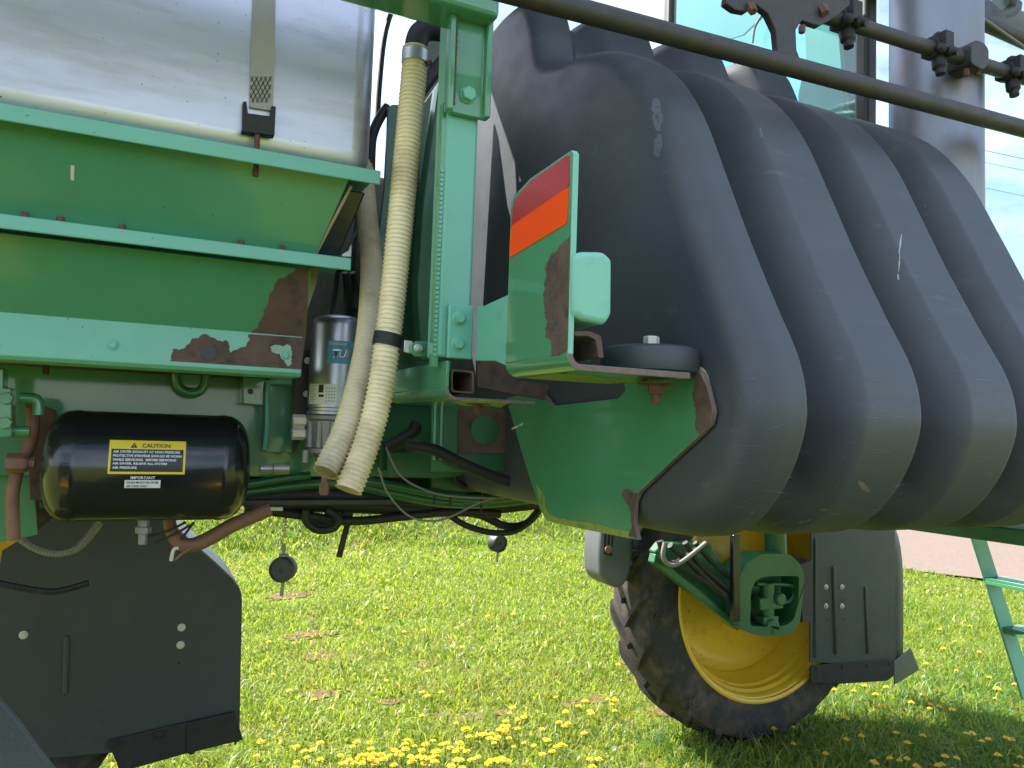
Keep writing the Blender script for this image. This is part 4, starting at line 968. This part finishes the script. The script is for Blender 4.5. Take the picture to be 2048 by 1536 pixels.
hose('hydraulic_hose', ((490, 970), (560, 958), (620, 950)), 2.0, .010, 'dgreen')
hose('hydraulic_hose', ((520, 1020), (600, 1030), (700, 1042), (790, 1035), (900, 1024), (1000, 1028)), 2.08, .012)
hose('hydraulic_hose', ((612, 1020), (612, 1042), (635, 1060), (668, 1056), (676, 1035), (652, 1020)), 2.05, .010)
hose('hydraulic_hose', ((618, 1022), (622, 1040), (640, 1050), (664, 1046), (700, 1020)), 2.10, .010)
hose('hydraulic_hose', ((705, 1010), (692, 1060), (678, 1114)), 2.12, .0085, sub=3)
hose('hydraulic_hose', ((885, 1020), (930, 1050), (990, 1066), (1040, 1058), (1080, 1020), (1092, 990)), 2.10, .009)
hose('hydraulic_hose', ((900, 1022), (960, 1030), (1010, 1052), (1050, 1048), (1078, 1020), (1100, 985)), 2.14, .012)
hose('hydraulic_hose', ((770, 895), (800, 880), (832, 858), (822, 852)), 1.88, .015)
hose('hydraulic_hose', ((815, 890), (870, 900), (930, 930), (1000, 958), (1062, 972)), 1.66, .013)
hose('hydraulic_hose', ((906, 935), (912, 960), (930, 975)), 1.95, .008)
hose('cable', ((772, 895), (800, 950), (850, 980), (900, 992), (990, 996), (1110, 990)), 1.86, .0026, 'wire')
hose('cable', ((757, 935), (775, 985), (815, 1030), (860, 1042), (900, 1034), (960, 1005), (1000, 995)), 1.86, .0026, 'wire')
for x, y0, y1 in ((902, 985, 1012), (964, 983, 1028), (870, 975, 1008)):
    link('cable_tie', Geo().tube([pt(x, y0, Y=1.97), pt(x-2, y1, Y=1.97)], .003, 6), 'rub', SP)
p = pt(649, 970, Y=1.80); link('pipe_nut', Geo().lathe([(0, .0), (.012, .0), (.012, -.022), (.009, -.028), (0, -.028)], p+Vector((0, 0, .005)), (0, 0, 1), 6), 'ruste', SP, ang=30)
link('pipe_stub', Geo().tube([pt(649, 940, Y=1.80), pt(649, 972, Y=1.80)], .008, 10), 'ruste', SP)
plate('clip_strip', ((512, 1013), (566, 1014), (566, 1022), (512, 1021)), 'Y', 2.04, .008, 'pale', SP)
for k, (x, y, s) in enumerate(((835, 932, 10), (850, 936, 8), (945, 962, 10), (985, 950, 8), (865, 930, 12), (920, 972, 9), (960, 945, 8), (1010, 960, 10), (890, 946, 9), (1030, 940, 8))):
    p = pt(x, y, Y=2.10); link('hose_fitting', Geo().lathe([(0, -.02), (.008, -.02), (.008, 0), (.011, 0), (.011, .015), (0, .015)], p, (1, .2, .1*k), 6), 'cast' if k % 2 else 'steel', SP, ang=30)
link('belly_plate', Geo().box((-.3, 2.145, 1.40), (1.2, 2.155, 1.56)), 'steel', SP, bevel=.002)  # upright dark panel, added to hide sunlit glimpses of the plate behind
link('manifold_block', Geo().box((.75, 2.1, 1.44), (1.15, 2.3, 1.52)), 'steel', SP, bevel=.005)
link('front_frame', Geo().box((.72, 2.02, 1.415), (3.6, 2.16, 1.50)), 'dgreen', SP, bevel=.005).name = 'chassis_beam'

# ---- walkway and ladder
link('walkway', Geo().box((2.4, 1.0, 1.30), (4.35, 2.6, 1.35)), 'dgreen', SP, bevel=.006)
LY = 2.55
def lad(px_): return pt(*px_, Y=LY)
lr = link('ladder', Geo().prism([lad(q) for q in ((1936, 1050), (1964, 1050), (2075, 1400), (2047, 1400))], (0, .012, 0)), 'mint', SP, bevel=.002, label='mint green ladder')
g0 = [lad(q) + Vector((.0, .34, 0)) for q in ((1936, 1050), (1964, 1050), (2075, 1400), (2047, 1400))]
for (a, b) in (((1975, 1156), (2000, 1156)), ((2010, 1254), (2032, 1254))):
    p, q = lad(a), lad(b); g = Geo()
    for k in range(4):
        u0 = k/4; u1 = u0+.17
        A_ = p.lerp(p+Vector((.0, 0, 0)), 0)
        g.box((p.x-.01, LY-.42+.40*u0*0+k*0, p.z-.02), (p.x-.01, LY, p.z-.02)) if False else None
    g.box((p.x-.02, LY-.40, p.z-.030), (p.x+.13, LY-.001, p.z-.012))
    for k in range(5): g.box((p.x-.02+k*.032, LY-.40, p.z-.012), (p.x-.006+k*.032, LY-.001, p.z+.004))
    link('step', g, 'green', lr, bevel=.002)
link('ladder_rail', Geo().prism([lad(q)+Vector((0, -.42, 0)) for q in ((1936, 1050), (1964, 1050), (2075, 1400), (2047, 1400))], (0, .012, 0)), 'mint', lr, bevel=.002)

# ================================================================= things hanging from the sprayer
def dust_cap(px_, py_, Y, label, rot):
    c = pt(px_, py_, Y=Y); e = empty('dust_cap', c, label, 'cap', 'coupling caps hanging on chains under the sprayer')
    R_ = .034; d = Vector((math.sin(rot), -math.cos(rot), 0)); s = Vector((d.y, -d.x, 0))
    link('cap', Geo().lathe([(0, -.022), (R_*.93, -.022), (R_, -.017), (R_, .015), (R_*.93, .020), (R_*.86, .020), (R_*.84, .016), (.006, .016), (.005, .013), (0, .013)], c, d, 40), 'plas', e, ang=35)
    g = Geo(); o = c+Vector((0, 0, R_))
    g.box(o-Vector((.012, .008, .004)), o+Vector((.012, .008, .006))); link('lug', g, 'cast', e, bevel=.002)
    link('lever', Geo().prism([o+s*(-.005)+Vector((0, -.004, 0)), o+s*.005+Vector((0, -.004, 0)), o+s*.007+Vector((0, -.004, .034)), o+s*(-.003)+Vector((0, -.004, .034))], (0, .006, 0)), 'cast', e, bevel=.001)
    u = c-Vector((0, 0, R_)); link('lever', Geo().prism([u+s*(-.007)+Vector((0, -.004, .004)), u+s*.003+Vector((0, -.004, .004)), u+s*.005+Vector((0, -.004, -.038)), u+s*(-.004)+Vector((0, -.004, -.038))], (0, .006, 0)), 'cast', e, bevel=.001)
    def ring(cc, r, t, ax, k=1.0, seg=14):
        A = Vector((0, 0, 1)); B = Vector(ax).normalized()
        return [cc+A*(r*k*math.cos(2*math.pi*i/seg))+B*(r*math.sin(2*math.pi*i/seg)) for i in range(seg+1)]
    rc = o+Vector((0, 0, .043)); link('ring', Geo().tube(ring(rc, .011, 0, s, 1, 20), .0013, 6), 'zinc', e)
    g = Geo(); z = .055; k = 0; ztop_ = 1.40-c.z-R_
    while z < ztop_:
        g.tube(ring(o+Vector((0, 0, z)), .0034, 0, s if k % 2 else d, 1.7), .0013, 5); z += .0082; k += 1
    link('chain', g, 'zinc', e)
dust_cap(566, 1138, 2.16, 'black round coupling cap on a chain beside the fender, flat face showing', -.45)
dust_cap(995, 1086, 2.70, 'small black coupling cap on a chain under the sagging hoses', .25)

# ================================================================= lawn
BARE = ((645, 1308, .20), (645, 1388, .17), (620, 1268, .26), (940, 1436, .13), (890, 1432, .07), (1135, 1412, .10), (1190, 1402, .12), (850, 1330, .12), (1010, 1428, .10), (780, 1405, .10), (1325, 1425, .16), (580, 1195, .30), (1260, 1330, .12))
def grass():
    N = 2400000
    x = rng.uniform(-5, 15, N); y = rng.uniform(1.5, 17, N)
    cx, sx_ = x*rh.x+y*rh.y, x*fh.x+y*fh.y
    ok = (sx_ > 1.8) & (np.abs(cx) < sx_*.66*1.18+.5)
    hi = ground_h(x, y)
    d = sx_
    keep = np.clip((4.6/np.maximum(d, 3.4))**1.8, 0, 1)*np.where(d < 3.0, .35, 1)*np.where(y > 13.5, .5, 1)
    ok &= rng.random(N) < keep
    road = x > 9.15-(y-6.2)*.42+.15*np.sin(y*1.7)+.08*np.sin(y*4.1)
    ok &= ~road
    # tufts and bare patches
    def vn(x, y, s, seed):
        r = np.random.default_rng(seed); T = r.random((64, 64)); u = x*s; v = y*s; i = np.floor(u).astype(int); j = np.floor(v).astype(int); fu = u-i; fv = v-j
        fu = fu*fu*(3-2*fu); fv = fv*fv*(3-2*fv); a = T[i % 64, j % 64]; b = T[(i+1) % 64, j % 64]; c = T[i % 64, (j+1) % 64]; e = T[(i+1) % 64, (j+1) % 64]
        return (a*(1-fu)+b*fu)*(1-fv)+(c*(1-fu)+e*fu)*fv
    big = vn(x, y, .9, 1); mid = vn(x, y, 3.1, 2); sm_ = vn(x, y, 9, 3)
    dens = .45+.9*(mid*.5+sm_*.5)
    bare = np.zeros(N)
    for (a, b, r) in BARE:
        q = pt(a, b, Z=0); bare = np.maximum(bare, np.exp(-(((x-q.x)/1.6)**2+(y-q.y)**2)/r**2))
    ok &= rng.random(N) < dens*(1-.72*bare)
    x, y, d, hi, big, mid, sm_ = [q[ok] for q in (x, y, d, hi, big, mid, sm_)]; n = len(x)
    far = np.clip((d-3.5)/7, 0, 1.6)
    shade_zone = ((x > 2.4) & (y < 3.6)).astype(float)  # wheel's shadow area: taller blades, extra dark tint painted in
    h = rng.gamma(6, .0075, n)*(.75+.6*mid)*(1+.35*shade_zone)*(1+1.3*(y > 9.9)*vn(x, y, 1.7, 9))
    wd = rng.uniform(.0014, .0036, n)*(1+1.2*far)
    broad = rng.random(n) < .10*(big > .45)+.03
    wd = np.where(broad, wd*2.6, wd); h = np.where(broad, h*.8, h)
    az = rng.uniform(0, 2*np.pi, n); ln = rng.uniform(.3, 1.5, n)*h; la = rng.uniform(0, 2*np.pi, n)
    dx, dy = np.cos(la)*ln, np.sin(la)*ln; wx, wy = np.cos(az)*wd, np.sin(az)*wd
    z0 = hi-.006
    V = np.empty((n, 5, 3), np.float32)
    V[:, 0] = np.stack([x-wx, y-wy, z0], 1); V[:, 1] = np.stack([x+wx, y+wy, z0], 1)
    V[:, 2] = np.stack([x-wx*.9+dx*.35, y-wy*.9+dy*.35, z0+h*.6], 1); V[:, 3] = np.stack([x+wx*.9+dx*.35, y+wy*.9+dy*.35, z0+h*.6], 1)
    V[:, 4] = np.stack([x+dx, y+dy, z0+h*np.sqrt(np.maximum(.15, 1-(ln/np.maximum(h, 1e-4)*.6)**2))], 1)
    b = (np.arange(n)*5)[:, None]
    tri = np.concatenate([b+np.array([[0, 1, 3]]), b+np.array([[0, 3, 2]]), b+np.array([[2, 3, 4]])], 1).reshape(-1)
    me = bpy.data.meshes.new('lawn_grass'); me.vertices.add(n*5); me.vertices.foreach_set('co', V.reshape(-1))
    me.loops.add(len(tri)); me.loops.foreach_set('vertex_index', tri.astype(np.int32))
    me.polygons.add(n*3); me.polygons.foreach_set('loop_start', np.arange(0, n*9, 3, dtype=np.int32))
    me.update(calc_edges=True)
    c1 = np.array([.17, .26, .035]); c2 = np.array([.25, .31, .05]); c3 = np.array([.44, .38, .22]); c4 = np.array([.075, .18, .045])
    t = np.clip(rng.normal(.45, .3, n)+.5*(big-.5), 0, 1)[:, None]; col = c1*(1-t)+c2*t
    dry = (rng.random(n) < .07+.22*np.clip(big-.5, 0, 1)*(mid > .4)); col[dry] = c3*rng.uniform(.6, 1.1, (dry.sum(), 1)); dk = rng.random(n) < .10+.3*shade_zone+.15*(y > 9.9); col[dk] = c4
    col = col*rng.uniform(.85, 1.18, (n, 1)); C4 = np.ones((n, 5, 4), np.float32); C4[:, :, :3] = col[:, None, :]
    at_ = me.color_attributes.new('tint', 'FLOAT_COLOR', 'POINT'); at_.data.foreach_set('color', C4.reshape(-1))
    m = bpy.data.materials.new('grass_blade'); m.use_nodes = True; nn = m.node_tree; nn.nodes.clear()
    o = nn.nodes.new('ShaderNodeOutputMaterial'); a = nn.nodes.new('ShaderNodeVertexColor'); a.layer_name = 'tint'
    p = nn.nodes.new('ShaderNodeBsdfPrincipled'); p.inputs['Roughness'].default_value = .42; p.inputs['Specular IOR Level'].default_value = .45
    tr = nn.nodes.new('ShaderNodeBsdfTranslucent'); g_ = nn.nodes.new('ShaderNodeMixRGB'); g_.blend_type = 'MULTIPLY'; g_.inputs[0].default_value = 1; g_.inputs[2].default_value = (1.7, 1.6, .75, 1)
    mix = nn.nodes.new('ShaderNodeMixShader'); mix.inputs[0].default_value = .48
    nn.links.new(a.outputs[0], p.inputs['Base Color']); nn.links.new(a.outputs[0], g_.inputs[1]); nn.links.new(g_.outputs[0], tr.inputs[0])
    nn.links.new(p.outputs[0], mix.inputs[1]); nn.links.new(tr.outputs[0], mix.inputs[2]); nn.links.new(mix.outputs[0], o.inputs[0])
    me.materials.append(m); ob = bpy.data.objects.new('lawn_grass', me); COL.objects.link(ob)
    ob['kind'] = 'stuff'; ob['label'] = 'short sunlit lawn grass around the sprayer'; ob['category'] = 'grass'
    print('blades', n)
    return
grass()

# ---- bare soil patches
M['soil'] = mat('bare_soil', (.15, .088, .055), .95, var=.4, vscale=40, bump=.9, bscale=90, dark=(.26, .19, .12), dmin=.5, dmax=.72, dscale=18, spec=.1)
for k, (a, b, r) in enumerate(BARE):
    q = pt(a, b, Z=0); R0 = r*.55; P = []; rr_ = random.Random(k)
    for j in range(26):
        t = 2*math.pi*j/26; v = R0*rr_.uniform(.65, 1.05); x, y = q.x+1.5*v*math.cos(t), q.y+v*math.sin(t); P.append(Vector((x, y, float(ground_h(x, y))+.008)))
    g = Geo(); c = Vector((q.x, q.y, float(ground_h(q.x, q.y))+.012)); g.v = [tuple(p) for p in P]+[tuple(c)]; g.f = [(j, (j+1) % 26, 26) for j in range(26)]; g.m = [0]*26
    link('soil_patch', g, 'soil', kind='structure', fixn=False, ang=180)

# ---- dandelions
def head_geo():
    g = Geo(); r = random.Random(3)
    for ringi, (n_, R_, z, tilt) in enumerate(((18, .021, .002, .10), (15, .016, .005, .35), (10, .010, .008, .8))):
        for k in range(n_):
            a = 2*math.pi*(k+.4*ringi)/n_+r.uniform(-.1, .1); L = R_*r.uniform(.88, 1.08); wv = .0026
            d = Vector((math.cos(a), math.sin(a), 0)); s = Vector((-d.y, d.x, 0))
            b = d*.003+Vector((0, 0, z)); e = d*L*math.cos(tilt)+Vector((0, 0, z+L*math.sin(tilt)))
            o = len(g.v); g.v += [tuple(b-s*wv*.5), tuple(b+s*wv*.5), tuple(e+s*wv*.8), tuple(e-s*wv*.8)]; g.f.append((o, o+1, o+2, o+3)); g.m.append(0)
    g.lathe([(.003, -.009), (.0055, -.006), (.006, .001), (.004, .003)], (0, 0, 0), (0, 0, 1), 8, mi=1)
    return g
M['petal'] = mat('dandelion_petal', (.86, .60, .008), .6, var=.12, vscale=80); M['stem'] = mat('dandelion_stem', (.16, .24, .06), .5, var=.2, vscale=30)
M['fluff'] = mat('seed_head', (.62, .62, .58), .8, var=.1)
hme = link('tmp_head', head_geo(), ['petal', 'stem'], None, fixn=False, ang=180); HM = hme.data; bpy.data.objects.remove(hme)
sme = link('tmp_stem', Geo().tube([Vector((0, 0, -.01)), Vector((.006, .002, .45)), Vector((0, 0, .995))], .0018, 6, sub=3), 'stem', None); SM = sme.data; bpy.data.objects.remove(sme)
g = Geo(); r_ = random.Random(5)
for k in range(70):
    u = r_.uniform(-1, 1); a = r_.uniform(0, 6.28); q = Vector((math.sqrt(1-u*u)*math.cos(a), math.sqrt(1-u*u)*math.sin(a), u)); s = q.cross(Vector((.3, .5, .8))).normalized()
    b = q*.014; o = len(g.v); g.v += [tuple(q*.003), tuple(b+s*.003), tuple(b-s*.003)]; g.f.append((o, o+1, o+2)); g.m.append(0)
fme = link('tmp_fluff', g, 'fluff', None, fixn=False, ang=180); FM = fme.data; bpy.data.objects.remove(fme)
pr = random.Random(21)
def dandelion(px_, py_, zone, seed_head=False, where='scattered alone in the sunny lawn'):
    p = pt(px_, py_, Z=.05); h = pr.uniform(.045, .085) if zone == 'sun' else pr.uniform(.06, .13)
    if zone == 'sun': p = pt(px_, py_, Z=h)
    else: p = pt(px_, py_, Z=h)
    gz = float(ground_h(p.x, p.y)); rz = pr.uniform(0, 6.28)
    s = bpy.data.objects.new('dandelion', SM); COL.objects.link(s); s.location = (p.x, p.y, gz); s.scale = (1, 1, h); s.rotation_euler = (pr.uniform(-.12, .12), pr.uniform(-.12, .12), rz)
    hd = bpy.data.objects.new('seed_head' if seed_head else 'flower_head', FM if seed_head else HM); COL.objects.link(hd); hd.parent = s
    k = pr.uniform(.65, 1.02); hd.location = (0, 0, 1.0+.008/h); hd.scale = (k, k, k/h)
    tl = .25 if zone == 'sun' else .55; hd.rotation_euler = (0, 0, pr.uniform(0, 6))
    s['category'] = 'dandelion'
    if seed_head: s['label'] = 'white dandelion seed head standing in the sunny lawn'; s['group'] = 'dandelion seed heads in the lawn'
    elif zone == 'sun': s['label'] = 'yellow dandelion flower '+where; s['group'] = 'dandelions '+where
    else: s['label'] = 'yellow dandelion flower in the shade at the tyre and ladder'; s['group'] = 'dandelions in the shaded grass'
for k in range(62): dandelion(pr.gauss(830, 95), 1515+pr.gauss(0, 16), 'sun', where='in the dense sunlit cluster')
for k in range(26): dandelion(pr.uniform(500, 1060), pr.uniform(1475, 1540), 'sun')
for k in range(34): q = pr.uniform(900, 1240); dandelion(q, 1470-(q-900)*.14+pr.gauss(0, 16), 'sun', where='in the sunlit strip beside the bare soil and tyre')
for k in range(22): dandelion(pr.uniform(490, 1240), pr.uniform(1200, 1440), 'sun')
for k in range(14): dandelion(pr.uniform(1000, 1200), pr.uniform(1460, 1540), 'sun')
for k in range(26): dandelion(pr.uniform(1830, 2050), pr.uniform(1250, 1400), 'sun') if k < 10 else dandelion(pr.uniform(1640, 2040), pr.uniform(1372, 1420), 'shade')
for k in range(44): dandelion(pr.uniform(1540, 2050), pr.uniform(1410, 1545), 'shade')
for x, y in ((636, 1295), (1085, 1245), (575, 1385), (865, 1225), (1230, 1500), (905, 1140), (700, 1175), (1845, 1355)): dandelion(x, y, 'sun', True)

# ---- overhead cables
for k, (a, b) in enumerate(((298, 318), (322, 341), (373, 392))):
    p, q = pt(1957, a, Y=16+k*1.5), pt(2048, b, Y=16+k*1.5); d = q-p
    o = link('power_cable', Geo().tube([p-d*3, p+d*8], .011, 6), 'rub', None)
    o['label'] = ('topmost thin overhead cable against the sky behind the exhaust stack', 'middle thin overhead cable against the sky behind the exhaust stack', 'lowest thin overhead cable against the sky behind the exhaust stack')[k]
    o['category'] = 'cable'; o['group'] = 'overhead cables'
